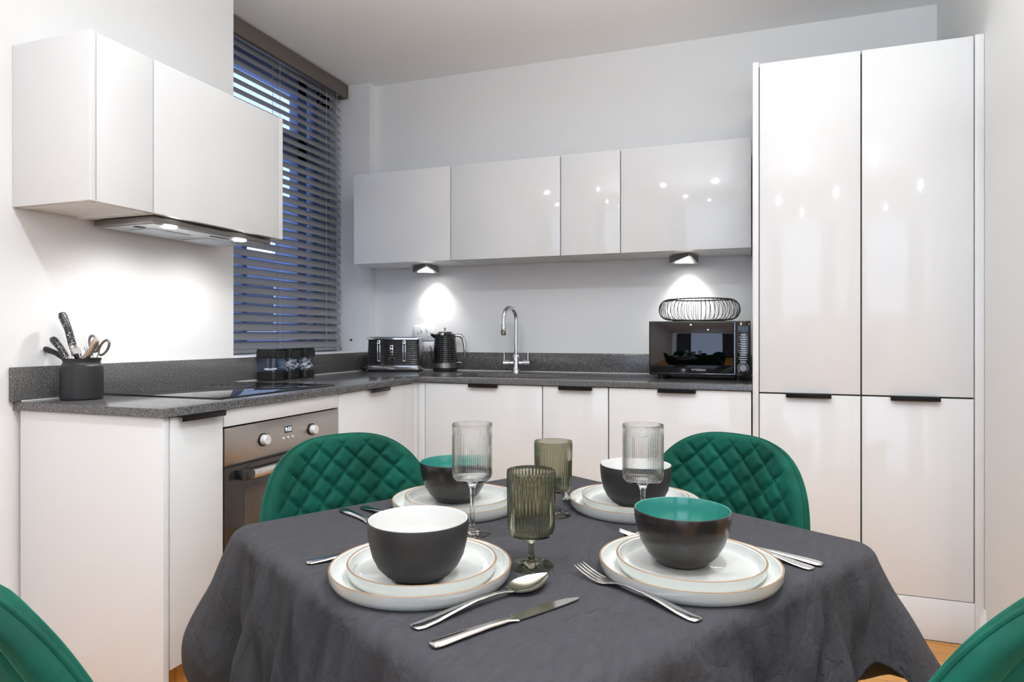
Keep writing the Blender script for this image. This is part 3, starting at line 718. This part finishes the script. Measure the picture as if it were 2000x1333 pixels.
for x in (-.0775, .0610):
    m = MB()
    for side in (-1, 1): m.box(x-.0085+(.0125 if side > 0 else 0), x-.004+(.0125 if side > 0 else 0), -TD-.004, -TD+.006, .060, .168, bev=.001)
    m.box(x-.0085, x+.0085, -TD-.004, -TD+.006, .166, .172, bev=.001); m.box(x-.0085, x+.0085, -TD-.004, -TD+.006, .057, .062, bev=.001)
    tk = m.build('lever_track', M['chrome'], ts, fix=False)
    m = MB().box(x-.0105, x+.0105, -TD-.018, -TD-.003, .150, .160, bev=.003); m.build('lever', M['chrome'], tk)
m = MB().box(-.0165, .0015, -TD-.003, -TD+.004, .090, .146, bev=.0012); bp_ = m.build('button_plate', M['chrome'], ts)
for k in range(3): MB().tube([(-.0075, -TD-.003, .100+k*.018), (-.0075, -TD-.0055, .100+k*.018)], [.0062, .0058], 20).build('button', M['black'], bp_)
kn = MB().tube([(-.0075, -TD+.002, .066), (-.0075, -TD-.012, .066), (-.0075, -TD-.014, .066)], [.0125, .0115, .010], 24).build('browning_dial', M['black'], ts)
dm = MB()
for a in range(12):
    t = radians(a*30); dm.box(-.0075+.0155*sin(t)-.0012, -.0075+.0155*sin(t)+.0012, -TD-.0005, -TD+.002, .066+.0155*cos(t)-.0012, .066+.0155*cos(t)+.0012)
dm.build('dial_marks', M['print'], ts, fix=False)
lettering('maker_name', 'Russell Hobbs', .011, M['greyprint'], ts, face_y(.0, -TD-.0016, .0235))
cl = MB().tube([(-.147, .03, .012), (-.162, .02, .020), (-.172, -.01, .016), (-.166, -.03, .010), (-.176, -.045, .012), (-.186, -.02, .018), (-.180, .01, .010)], .0075, 10); cl.build('power_cord', M['blackplastic'], ts)

# socket
sc = thing('wall_socket', 'white double wall socket behind the kettle', 'socket', (-1.78, YB, 1.14))
sb = B(-1.852, -1.712, YB-.012, YB-.001, 1.100, 1.188, bev=.004).build('faceplate', M['plastic_white'], sc)
for x in (-1.822, -1.744):
    h = MB().box(x-.002, x+.002, YB-.0125, YB-.0115, 1.140, 1.148).box(x-.012, x-.007, YB-.0125, YB-.0115, 1.122, 1.126).box(x+.007, x+.012, YB-.0125, YB-.0115, 1.122, 1.126)
    h.build('pin_holes', M['black'], sb, fix=False)
for x in (-1.800, -1.765): B(x-.006, x+.006, YB-.016, YB-.011, 1.155, 1.175, bev=.002).build('switch', M['plastic_white'], sb)
sc2 = thing('wall_socket', 'white plate with a black plug below the double socket, between toaster and kettle', 'socket', (-1.735, YB, 1.06))
sb = B(-1.790, -1.705, YB-.012, YB-.001, 1.038, 1.096, bev=.004).build('faceplate', M['plastic_white'], sc2)
MB().tube([(-1.80, YB-.012, 1.073), (-1.80, YB-.03, 1.072)], [.010, .006], 14).build('plug', M['blackplastic'], sc2)
tag(MB().tube([(-2.265+.02, 3.3965, 1.105), (-2.245, 3.388, 1.105)], [.007, .005], 14).build('wall_peg', M['blackplastic']), 'tiny black peg on the white wall right of the blind', 'peg')

# ------------------------------------------------------------------ storage jars
def jar(x, y, label, fill):
    e = thing('storage_jar', label, 'jar', (x, y, Z1), radians(10), local=True, group=None)
    h = .046
    b0 = rr_stack([(h-.003, h-.003, .0004), (h, h, .004), (h, h, .036), (h-.001, h-.001, .037)], .016).build('base_band', M['jar_black'], e)
    rows = [[(px_, py_, z) for px_, py_ in rrect(h-.001, h-.001, .016)] for z in (.0375, .097)]
    rows += [[(px_, py_, z) for px_, py_ in rrect(h-.0035, h-.0035, .014)] for z in (.097, .0375)]
    g = MB().grid(rows+[rows[0]], closed=True); g.build('glass_body', M['jarglass'], e)
    lev = []; 
    rows = []
    for z, s_ in ((.0972, 0), (.099, .001), (.132, -.0005), (.139, .0), (.1395, -.004)):
        rows.append([(x_*(1+s_/h), y_*(1+s_/h), z) for x_, y_ in rrect(h, h, .016, 8)])
    m = MB().grid(rows, closed=True); n = len(rows[0]); m.f.append(tuple(reversed(range(n)))); m.f.append(tuple(len(m.v)-n+j for j in range(n))); m.mi += [0, 0]
    for k in range(-4, 5):   # fluted lid sides
        for s_ in (-1, 1):
            m.tube([(k*.0085, s_*(h+.0008), .100), (k*.0085, s_*(h+.0002), .130)], .0022, 6); m.tube([(s_*(h+.0008), k*.0085, .100), (s_*(h+.0002), k*.0085, .130)], .0022, 6)
    m.build('lid', M['jar_black'], e, ang=40, fix=False)
    c = MB()
    if fill == 'low':
        for k in range(9): 
            p = Vector((random.uniform(-.025, .025), random.uniform(-.03, .02), .045)); c.tube([p, p+Vector((random.uniform(-.015, .015), random.uniform(-.01, .01), .006))], .004, 8)
        c.build('contents', M['sweets'], e)
    else:
        for k in range(60):
            p = Vector((random.uniform(-.034, .034), random.uniform(-.034, .034), random.uniform(.044, .088)))
            d_ = Vector((random.uniform(-1, 1), random.uniform(-1, 1), random.uniform(-.9, .9))).normalized()*.012
            c.tube([p-d_, p, p+d_], [.004, .0062, .004], 8, flat=.35)
        c.build('contents', M['sweets'], e)
    return e
jar(-2.000, 2.395, 'black-lidded glass storage jar nearest the hob, almost empty', 'low')
jar(-1.998, 2.502, 'black-lidded glass jar of white sachets, middle of the row of three', 'full')
jar(-1.996, 2.609, 'black-lidded glass jar of white sachets, farthest from the hob', 'full')

# ------------------------------------------------------------------ utensil pot
PX, PY = -1.955, 1.479
pt = MB().lathe([(0, 0.0004), (.054, .0004), (.0575, .003), (.0585, .010), (.0585, .098), (.0575, .104), (.0515, .110), (.0500, .116), (.0525, .124), (.0535, .1275), (.0515, .1275), (.0485, .118), (.049, .108), (.054, .100), (.054, .010), (0, .006)], 64, (PX, PY, Z1))
M['potmat'] = mat('matt charcoal ceramic', (.022, .022, .023), .42, var=.06)
tag(pt.build('utensil_pot', M['potmat']), 'matt black ceramic pot holding kitchen knives on the left worktop', 'pot')
PC = Vector((PX, PY, 0)); PT = 2.05
def around_pot(lat, dep, z):    # metres sideways / away / height from the pot's base centre
    v_ = PC + rt*lat + fw*dep; return Vector((v_.x, v_.y, Z1+z))
def knife(label, tip, mid, bot, r, mt, blade=True, cat='knife', name='kitchen_knife'):
    e = thing(name, label, cat, bot); t_, m_, b_ = Vector(tip), Vector(mid), Vector(bot)
    q = [t_, t_.lerp(m_, .12), t_.lerp(m_, .5)+(m_-t_).cross(fw).normalized()*.003, m_]
    MB().tube(q, [r*.8, r*1.1, r*.92, r*.98], 14, flat=.7).build('handle', mt, e)
    dn = (b_-m_).normalized(); sd_ = dn.cross(fw).normalized(); th = fw*.0008
    w_ = r*1.05
    P = [m_-sd_*w_*.6-th, m_+sd_*w_*.6-th, m_+dn*.012+sd_*w_*1.2-th, b_+sd_*w_-th, b_-sd_*w_*.6-th]
    P2 = [p+th*2 for p in P]; n = len(P)
    MB().tube([m_-dn*.002, m_+dn*.008], [r*.98, r*.9], 14, flat=.7).build('bolster', M['cutlery'], e)
    b2 = MB(); b2.add(P+P2, [tuple(range(n)), tuple(reversed(range(n, 2*n)))]+[(i, n+i, n+(i+1) % n, (i+1) % n) for i in range(n)]); b2.build('blade', M['cutlery'], e)
    return e
knife('big kitchen knife, flecked black handle rising highest from the black pot', around_pot(-.062, .0, .268), around_pot(-.028, .0, .165), around_pot(.008, 0, .012), .0165, M['speckle'])
knife('kitchen knife with flecked black handle leaning left in the black pot, below the biggest knife', around_pot(-.083, -.012, .190), around_pot(-.040, -.010, .126), around_pot(.018, 0, .012), .0150, M['speckle'])
knife('plain black-handled knife leaning farthest left out of the black pot', around_pot(-.118, .004, .157), around_pot(-.056, .004, .126), around_pot(.01, .012, .012), .0115, M['blackplastic'])
knife('small knife with thin steel handle upright in the middle of the black pot', around_pot(-.002, .020, .165), around_pot(.004, .020, .125), around_pot(.01, .015, .012), .006, M['cutlery'])
knife('peeler with warm brushed metal handle leaning right in the black pot', around_pot(.060, -.022, .184), around_pot(.022, -.020, .125), around_pot(-.02, -.01, .012), .0140, M['tanmetal'], name='vegetable_peeler', cat='peeler')
sz = thing('scissors', 'dark-handled kitchen scissors with loop handles upright in the black pot', 'scissors', around_pot(.02, .02, .012))
for c_, tl_ in ((around_pot(.024, .020, .172), 12), (around_pot(.053, .026, .160), -30)):
    ring = []
    for k in range(25):
        a = 2*pi*k/24; u_ = .0125*cos(a); v_ = .026*sin(a); q = radians(tl_)
        ring.append(c_+rt*(u_*cos(q)-v_*sin(q))+Vector((0, 0, u_*sin(q)+v_*cos(q))))
    MB().tube(ring, .0036, 8).build('loop_handle', M['darksteel'], sz)
for s_ in (-1, 1): MB().tube([around_pot(.030+.010*s_, .022, .146), around_pot(.022, .020, .10), around_pot(.012-.008*s_, .018, .015)], [.0036, .004, .0015], 8, flat=.5).build('blade', M['cutlery'], sz)
knife('short black-handled spreader barely rising from the middle of the black pot', around_pot(-.006, -.02, .142), around_pot(-.004, -.018, .120), around_pot(.0, -.01, .012), .0105, M['blackgloss'], name='spreader', cat='spreader')

# ------------------------------------------------------------------ table and cloth
TCX, TCY = -.376, 1.204
U = Vector((.509, .861, 0)).normalized(); Vv = Vector((.861, -.509, 0)).normalized()
TR = atan2(U.y, U.x)
tb = thing('dining_table', 'square dining table hidden under the charcoal tablecloth', 'table', (TCX, TCY, 0), TR, local=True)
MB().box(-.415, .415, -.415, .415, .715, .7455, bev=.004).build('tabletop', M['table'], tb)
for sx in (-1, 1):
    for sy in (-1, 1): MB().tube([(sx*.355, sy*.355, .0), (sx*.37, sy*.37, .714)], [.020, .028], 12).build('leg', M['table'], tb)

def tablecloth():
    # local frame: x along U, y along -Vv; local corners: L = (-,+), F = (+,+), R = (+,-), N = (-,-)
    hs = .424; rc = .030; TZc = .7485
    # perimeter of a rounded square, counter-clockwise
    per = []
    seg = 110
    def side(p, q):
        for k in range(seg): 
            f = k/seg; per.append((p[0]*(1-f)+q[0]*f, p[1]*(1-f)+q[1]*f))
    cs = [(1,1),(-1,1),(-1,-1),(1,-1)]
    for i, (cx, cy) in enumerate(cs):
        c0 = (cx*(hs-rc), cy*(hs-rc)); a0 = [0, 90, 180, 270][i]
        for k in range(22):
            a = radians(a0+90*k/22); per.append((c0[0]+rc*cos(a), c0[1]+rc*sin(a)))
        nx = cs[(i+1) % 4]; a1 = radians(a0+90)
        p = (c0[0]+rc*cos(a1), c0[1]+rc*sin(a1)); c1 = (nx[0]*(hs-rc), nx[1]*(hs-rc)); q = (c1[0]+rc*cos(a1), c1[1]+rc*sin(a1))
        side(p, q)
    n = len(per)
    nor = []
    for j in range(n):
        a = Vector(per[(j+2) % n])-Vector(per[j-2]); nor.append(Vector((a.y, -a.x)).normalized())
    rows = []
    for f in (0.02, .15, .3, .45, .6, .7, .8, .88, .94, .975, 1.0):
        row = []
        for j, (x, y) in enumerate(per):
            px_, py_ = x*f, y*f; z = TZc
            row.append((px_, py_, z))
        rows.append(row)
    K = 44; sk_rows = [[] for _ in range(K)]
    for j in range(n):
        x, y = per[j]; nn = nor[j]
        # distance along perimeter from each corner
        dbest, ci = min((sqrt((x-cx*hs)**2+(y-cy*hs)**2), i) for i, (cx, cy) in enumerate(cs))
        ds = (x*cs[ci][0] - y*cs[ci][1])     # signed position across the corner (0 at the corner)
        a = math.exp(-(dbest/.060)**2)                  # lobe of the corner fold
        valley = math.exp(-((dbest-.115)/.045)**2)      # hollow beside it
        lobe2 = math.exp(-((dbest-.20)/.05)**2)
        wv = .5+.5*sin(dbest*31+ci*1.9+(1.3 if ds > 0 else 0))
        phi = radians(5 + [20, 22, 22, 26][ci]*a - 6*valley + 5*lobe2 + 3*wv*(1-a))
        Lh = .262 + .10*math.exp(-(dbest/.10)**2)
        if ci == 3 and ds < 0: Lh -= .12*math.exp(-((dbest-.07)/.05)**2)*min(1, -ds/.03)
        # start: small roll over the edge
        px_, py_, z = x, y, TZc
        outv = nn
        # fold direction at corners: pure radial; twist creases toward the corner
        cxr, cyr = cs[ci][0]*hs, cs[ci][1]*hs
        tang = Vector((-nn.y, nn.x))
        for k in range(K):
            q = (k+1)/K; step = Lh/K; s_ = q*Lh
            roll = min(1, s_/.035)
            ang = pi/2*roll - phi*min(1, s_/.05) + (radians(75)*max(0, (q-.62)/.38)*a if ci == 1 else 0)
            crease = (.0065*sin((dbest-.85*s_)*40+ci*2.1)+.005*sin((dbest-.3*s_)*71+ci))*min(1, s_/.12)*(1-a)+.0035*sin(dbest*120+ci)*min(1, s_/.10)
            px_ += outv.x*cos(ang)*step; py_ += outv.y*cos(ang)*step; z -= sin(ang)*step
            nz_ = noise.noise(Vector((px_*16, py_*16, z*12)))*.005*min(1, s_/.05)
            sk_rows[k].append((px_+nn.x*(crease+nz_), py_+nn.y*(crease+nz_), z+ .012*sin(j*.021)*q))
    rows += sk_rows
    m = MB().grid(rows, closed=True)
    m.f.append(tuple(range(n))); m.mi.append(0)
    o = m.build('tablecloth', M['cloth'], ang=180)
    o.location = (TCX, TCY, 0); o.rotation_euler = (0, 0, TR)
    sf = o.modifiers.new('hem', 'SOLIDIFY'); sf.thickness = .0014; sf.offset = 1
    return o
tag(tablecloth(), 'charcoal crinkled cotton tablecloth draped over the square table', 'tablecloth')
ZT = .7500

# ------------------------------------------------------------------ plates, bowls
def plate_proto(name, R, h, label, cat, group):
    e = thing(name, label, cat, (0, 0, 0), local=True, group=group)
    pr = [(0, .0035), (R*.82, .0035), (R*.90, .0005), (R*.93, .0), (R*.955, .002), (R*.992, h*.45), (R, h*.93), (R+.0001, h*.965)]
    ri = [(R+.0001, h*.965), (R-.0002, h*.995), (R-.0012, h+.0004), (R-.0022, h*.998), (R-.0030, h*.975)]
    inn = [(R-.0030, h*.975), (R-.0048, h*.92), (R-.0075, h*.55), (R-.013, h*.36), (R-.024, .0078), (R*.78, .0068), (0, .0065)]
    b_ = MB().lathe(pr, 96); b_.lathe(inn, 96); b_.build('body', M['plate'], e)
    MB().lathe(ri, 96).build('rim', M['platerim'], e)
    return e
def bowl_proto(ext, inn, label, full):
    e = thing('bowl', label, 'bowl', (0, 0, 0), local=True)
    o_ = [(0, .0015), (.028, .0015), (.030, .0), (.035, .0005), (.044, .006), (.056, .018), (.0665, .036), (.073, .056), (.0762, .074), (.0768, .0855)]
    i_ = [(.0768, .0855), (.0764, .0872), (.0752, .0878), (.0738, .0872), (.0732, .085), (.0722, .070), (.068, .052), (.060, .033), (.047, .016), (.030, .0085), (0, .0065)]
    if full: o_ = [(0, .0015), (.029, .0015), (.031, .0), (.038, .0008), (.050, .007), (.0615, .019), (.0695, .035), (.0740, .054), (.0763, .072), (.0768, .0855)]; i_[5:9] = [(.0715, .058), (.067, .038), (.058, .022), (.044, .0115)]
    MB().lathe(o_ + i_[:3], 96).build('outer_wall', ext, e); MB().lathe(i_[2:], 96).build('inner_glaze', inn, e)
    return e
PL = [(-.486, .930, 'the near-left setting'), (-.090, 1.088, 'the near-right setting'), (-.608, 1.333, 'the far-left setting'), (-.238, 1.462, 'the far-right setting')]
lp = plate_proto('dinner_plate', .142, .0235, '', 'plate', 'dinner plates'); sp_ = plate_proto('side_plate', .117, .0225, '', 'plate', 'side plates')
for i, (x, y, wh) in enumerate(PL):
    a = lp if i == 0 else copy_tree(lp); b_ = sp_ if i == 0 else copy_tree(sp_)
    a.location = (x, y, ZT); a.rotation_euler = (0, 0, i*1.3); b_.location = (x+.002, y+.001, ZT+.0068); b_.rotation_euler = (0, 0, i*2.1+.4)
    kind = ['matt black bowl with white inside, nearest the camera', 'black bowl with teal inside, nearest the camera', 'black bowl with teal inside, at the far side by the clear glass', 'matt black bowl with white inside, at the far side by the green chair'][i]
    tag(a, 'large pale stoneware dinner plate with brown rim, bottom plate of ' + wh); tag(b_, 'smaller pale stoneware plate with brown rim stacked on the dinner plate of ' + wh)
    bo = bowl_proto(M['bowlsatin'] if i in (1, 2) else M['bowlmatt'], M['teal'] if i in (1, 2) else M['bowlwhite'], kind, i in (0, 3))
    bx, by = [(-.475, .8995), (-.101, 1.0955), (-.617, 1.339), (-.231, 1.438)][i]
    bo.location = (bx, by, ZT+.0068+.0067); bo['group'] = 'bowls on the plates'

# ------------------------------------------------------------------ glasses
def goblet(name, label, x, y, mt, H_, zb, R_, rf, ribs, taper, group):
    e = thing(name, label, 'glass', (x, y, ZT), local=True, group=group)
    def rib(k, a, r, z):
        return (.0003 if ribs > 50 else .0006)*cos(a*ribs) if (z > zb+.010 and z < H_-.006) else 0
    z0 = zb
    o_ = [(.0045, z0-.004), (.010, z0), (.022, z0+.0015), (R_*.86, z0+.004), (R_*(.97-taper), z0+.010)]
    nn = 14
    for k in range(1, nn+1):
        f = k/nn; o_.append((R_*((1-taper)+taper*f**.6), z0+.010+(H_-z0-.0105)*f))
    w_ = .0015
    top = [(R_-.0002, H_), (R_-w_, H_)]
    i_ = []
    for k in range(nn, 0, -1):
        f = k/nn; i_.append((R_*((1-taper)+taper*f**.6)-w_, z0+.012+(H_-z0-.0125)*f))
    i_ += [(R_*.84, z0+.0075), (R_*.5, z0+.006), (0, z0+.0055)]
    stem = [(0, .0018), (rf*.9, .0006), (rf, .0006), (rf, .0019), (rf*.7, .0032), (rf*.3, .0055), (.0062, .011), (.0046, .022), (.0043, z0*.6), (.0048, z0*.85), (.0065, z0-.009), (.010, z0-.001)]
    full = [(0, .0002), (rf*.9, .0002)] + stem[2:] + o_[2:] + top + i_
    m = MB().lathe(full, ribs*6, rib=lambda k, a, r, z: rib(k, a, r, z) if k < len(stem)+len(o_)+2 else 0)
    m.build('goblet', mt, e, ang=60)
    return e
goblet('wine_glass', 'clear ribbed wine glass at the near-left setting', -.4995, 1.165, M['clear'], .212, .100, .0385, .036, 66, 0, 'clear wine glasses')
goblet('wine_glass', 'clear ribbed wine glass behind the near teal bowl', -.189, 1.262, M['clear'], .212, .100, .0385, .036, 66, 0, 'clear wine glasses')
goblet('water_goblet', 'smoky green ribbed goblet in front, beside the spoon', -.337, 1.0325, M['smoke'], .159, .049, .0402, .037, 42, .06, 'smoky goblets')
goblet('water_goblet', 'smoky green ribbed goblet farther back, between the far plates', -.390, 1.345, M['smoke'], .157, .049, .0402, .037, 42, .06, 'smoky goblets')

# ------------------------------------------------------------------ cutlery (local +x runs from handle end to tip)
def strip(secs, n=12):
    """secs: (x, halfwidth, halfthickness, zcentre)"""
    rows = []
    for x, w_, t_, z in secs:
        rows.append([(x, w_*cos(2*pi*k/n)*(1-.0), z+t_*sin(2*pi*k/n)) for k in range(n)])
    m = MB().grid(rows, closed=True); m.f.append(tuple(reversed(range(n)))); m.f.append(tuple(len(m.v)-n+j for j in range(n))); m.mi += [0, 0]
    return m
HND = [(0, .004, .0012, .0040), (.002, .0085, .0017, .0040), (.010, .0108, .0020, .0042), (.030, .0098, .0020, .0055), (.060, .0068, .0020, .0090), (.090, .0042, .0021, .0115), (.120, .0034, .0022, .0115)]
def spoon_mesh():
    m = strip(HND+[(.137, .0036, .0021, .0098), (.150, .0055, .0018, .0075)])
    rows = []; L0, LL, WW = .146, .068, .0205
    for i in range(15):
        u = i/14; x = L0+LL*u; w_ = WW*(sin(pi*min(1, u*1.0)**.80)**.75 if 0 < u < 1 else 0.02)+.0010
        row = []
        for j in range(13):
            v_ = j/12*2-1; d_ = .0088*(1-v_*v_)*sin(pi*u)**.7 if 0 < u < 1 else 0
            rz = .0075+.0035*u - .0 + .0045*u*u
            row.append((x, w_*v_, rz-d_+.0012))
        rows.append(row)
    top = rows; bot = [[(p[0], p[1], p[2]-.0010) for p in r] for r in rows]
    m.grid(top); m.grid(bot, flip=True)
    edge_t = [r[0] for r in top]+[p for p in top[-1]]+[r[-1] for r in reversed(top)]; edge_b = [r[0] for r in bot]+[p for p in bot[-1]]+[r[-1] for r in reversed(bot)]
    m.grid([edge_t, edge_b]); return m
def fork_mesh():
    m = strip(HND+[(.137, .0036, .0020, .0100), (.150, .0055, .0017, .0070), (.158, .0100, .0014, .0052), (.165, .0122, .0013, .0052), (.172, .0124, .0012, .0060)])
    for k in range(4):
        y = (k-1.5)*.0068
        m.tube([(.170, y, .0058), (.182, y, .0066), (.198, y*.98, .0100), (.212, y*.95, .0145), (.218, y*.94, .0168)], [.0022, .0019, .0017, .0013, .0006], 8, flat=.7, up=(0, 0, 1))
    return m
def knife_mesh():
    m = strip([(0, .005, .002, .0045), (.002, .0088, .0032, .0045), (.010, .0105, .0040, .0048), (.040, .0092, .0038, .0055), (.080, .0070, .0035, .0058), (.112, .0064, .0032, .0052), (.118, .0072, .0022, .0048), (.126, .0100, .0010, .0042)])
    P = [(.122, -.0085), (.128, -.0105), (.160, -.0110), (.195, -.0105), (.222, -.0070), (.240, .0010), (.232, .0052), (.205, .0072), (.165, .0080), (.122, .0080)]
    b_ = MB().prism(P, .0034, .0048); m.add(b_.v, b_.f)
    return m
def lay(name, mesh_fn, label, a, b_, L0, cat, group, z=ZT, tilt=0, flip=False):
    a = Vector((*a, 0)); b_ = Vector((*b_, 0)); d_ = b_-a; s_ = 1.0
    o = mesh_fn().build(name, M['cutlery'], ang=50, fix=True)
    o.location = (a.x, a.y, z-.0012); o.rotation_euler = (0, -tilt, atan2(d_.y, d_.x)); s_ = d_.length/L0; o.scale = (s_, s_*(-1 if flip else 1), 1.0)
    return tag(o, label, cat, group)
G = 'cutlery laid on the tablecloth'
lay('dessert_spoon', spoon_mesh, 'steel spoon lying right of the near white bowl', (-.4086, .7582), (-.2915, .972), .214, 'spoon', G)
lay('table_knife', knife_mesh, 'steel table knife nearest the camera, beside the spoon', (-.3632, .7207), (-.2300, .9269), .240, 'knife', G, flip=True)
lay('table_fork', fork_mesh, 'steel fork lying left of the near teal bowl', (-.0607, .9059), (-.2560, 1.029), .218, 'fork', G)
def frm(a, b_, L): 
    a = Vector(a); b_ = Vector(b_); d_ = (b_-a).normalized()*L; return (a.x, a.y), (a.x+d_.x, a.y+d_.y)
p, q = frm((-.829, 1.2198), (-.722, 1.1582), .235); lay('table_knife', knife_mesh, 'steel knife whose handle shows left of the near white bowl', p, q, .240, 'knife', G)
p, q = frm((-.8008, 1.2574), (-.700, 1.198), .215); lay('dessert_spoon', spoon_mesh, 'steel spoon showing only its broad handle end at the far-left edge', p, q, .214, 'spoon', G)
p, q = frm((-.6926, .9158), (-.610, .996), .215); lay('table_fork', fork_mesh, 'steel fork poking out left of the near dinner plate', p, q, .218, 'fork', G)
p, q = frm((.1141, 1.1924), (-.050, 1.279), .235); lay('table_knife', knife_mesh, 'steel knife on the right, its flat end nearest the table corner', p, q, .240, 'knife', G)
p, q = frm((.0983, 1.169), (-.060, 1.262), .215); lay('dessert_spoon', spoon_mesh, 'steel spoon handle poking out right of the near teal plate, below the knife', p, q, .214, 'spoon', G)
p, q = frm((-.165, 1.250), (-.238, 1.240), .08)
lay('table_fork', fork_mesh, 'steel fork lying just behind the near teal bowl', (-.02, 1.262), (-.228, 1.232), .218, 'fork', G)
lay('table_fork', fork_mesh, 'steel fork beside the back smoky goblet, mostly hidden', (-.455, 1.62), (-.372, 1.425), .218, 'fork', G)

# ------------------------------------------------------------------ chairs
def superell(f, n): return (max(0, 1-f**n))**(1/n)
def make_chair(label):
    """local: seat centre at origin (z=0 floor), facing +y (towards the table); back at -y"""
    e = thing('dining_chair', label, 'chair', (0, 0, 0), local=True, group='green velvet chairs')
    nu, nv = 96, 84; zb, zt, zm = .40, .882, .63
    W0 = .236
    def mid(u, v):
        # v 0..1 bottom to top; rows packed near the top so the shoulder curve is smooth
        z = zb+(zt-zb)*sin(v*pi/2)
        w_ = (W0-.022*max(0, z-.55)/.33)*(superell((z-zm)/(zt-zm), 2.9) if z > zm else 1) - .045*max(0, (.60-z)/.20)**1.5
        w_ = max(w_, .004)
        x = w_*u
        hz = (z-zb)/(zt-zb)
        y = -.215-.075*hz + 1.55*x*x*(1-.25*hz) + .06*(1-hz)**3
        return x, y, z, w_
    front, back = [], []
    for j in range(nv+1):
        rf, rb = [], []
        for i in range(nu+1):
            u = -1+2*i/nu; u = sin(u*pi/2)*.35+u*.65
            x, y, z, w_ = mid(u, j/nv)
            ed = min(1, (1-abs(u))*w_/.022, (zt-z)/.018+.0)      # 0 at the silhouette
            ed = max(0, ed); th = .019*sqrt(max(0, 1-(1-ed)**2))
            a = x/.066+(z-.60)/.064; b_ = x/.066-(z-.60)/.064
            da = abs(a-round(a)); db = abs(b_-round(b_)); g = min(da, db)*.064
            inner = max(0, min(1, ((1-abs(u))*w_-.010)/.045, (zt-z-.006)/.04))
            q = (.0075*math.exp(-(g/.0045)) - .0030*min(1, g/.016))*max(0, inner)
            n_ = Vector((-3.1*x, 1, .12)).normalized()
            p = Vector((x, y, z))
            rf.append(tuple(p+n_*(th-q)))
            e2 = (1-abs(u))*w_; gb = .0035*math.exp(-((min(e2, (zt-z)*1.0)-.042)/.004)**2)
            rb.append(tuple(p-n_*(th*1.1-gb)))
        front.append(rf); back.append(rb)
    m = MB().grid(front); 
    fr_ = m.build('backrest', M['velvet'], e, ang=60)
    edge = lambda G_: [r[0] for r in G_]+list(G_[-1])+[r[-1] for r in reversed(G_)]
    mb_ = MB().grid(back, flip=True); mb_.grid([edge(front), edge(back)]); mb_.build('back_shell', M['velvet'], e, ang=60)
    pe = [Vector(a).lerp(Vector(b_), .5) for a, b_ in zip(edge(front), edge(back))]
    pe2 = [p for k, p in enumerate(pe) if k % 2 == 0 or k == len(pe)-1]
    out = [pe2[0]]
    for p in pe2[1:]:
        if (p-out[-1]).length > .006: out.append(p)
    MB().tube(out, .0030, 8).build('piping', M['velvet'], e)
    # seat cushion
    rows = []
    for (f, z) in ((.05, .400), (.80, .400), (.97, .415), (1.0, .440), (.97, .462), (.85, .474), (.5, .478), (.05, .478)):
        row = []
        for k in range(64):
            a = 2*pi*k/64; r = .235/((abs(cos(a))**3.2+abs(sin(a))**3.2)**(1/3.2)); row.append((r*cos(a)*f*.94, .015+r*sin(a)*f*.90, z))
        rows.append(row)
    s_ = MB().grid(rows, closed=True); s_.f.append(tuple(reversed(range(64)))); s_.f.append(tuple(len(s_.v)-64+j for j in range(64))); s_.mi += [0, 0]
    s_.build('seat', M['velvet'], e, ang=60)
    for sx in (-1, 1):
        for sy in (-1, 1): MB().tube([(sx*.15, .01+sy*.14, .401), (sx*.205, .01+sy*.215, 0)], [.013, .0085], 12).build('leg', M['black'], e)
    return e
def put_chair(o, cx, cy, dirv): o.location = (cx, cy, 0); o.rotation_euler = (0, 0, atan2(dirv.y, dirv.x)-pi/2)
ch = make_chair('green velvet quilted dining chair in front of the oven')
# back-of-chair point sits .28 behind the seat centre
def seat_from_back(bx, by, dv): return bx+dv.x*.28, by+dv.y*.28
d1 = Vv.copy(); x, y = seat_from_back(-.957, 1.403, d1); put_chair(ch, x, y, d1)
c2 = copy_tree(ch); tag(c2, 'green velvet quilted dining chair in front of the base cabinet under the microwave'); d2 = -U; x, y = seat_from_back(-.032, 1.74, d2); put_chair(c2, x, y, d2)
c3 = copy_tree(ch); tag(c3, 'green velvet dining chair cropped at the bottom left of the photo'); d3 = Vector((cos(radians(72)), sin(radians(72)), 0)); x, y = seat_from_back(-.80, .468, d3); put_chair(c3, x, y, d3)
c4 = copy_tree(ch); tag(c4, 'green velvet dining chair cropped at the bottom right of the photo'); d4 = Vector((cos(radians(137)), sin(radians(137)), 0)); x, y = seat_from_back(.345, .855, d4); put_chair(c4, x, y, d4)

# ------------------------------------------------------------------ far end of the room (behind the camera; seen only in reflections)
for x0, x1, lb in ((-1.75, -.75, 'left'), (1.35, 2.2, 'right')):
    m = MB(); n = 80; rows = []
    for z in (.02, 2.5): rows.append([(x0+(x1-x0)*k/n, -3.10+.03*sin(k*1.1), z) for k in range(n+1)])
    m.grid(rows); o = m.build('curtain', M['curtain']); sf = o.modifiers.new('t', 'SOLIDIFY'); sf.thickness = .004
    tag(o, 'dark full-length curtain at the ' + lb + ' of the living-room window', 'curtain', 'curtains')
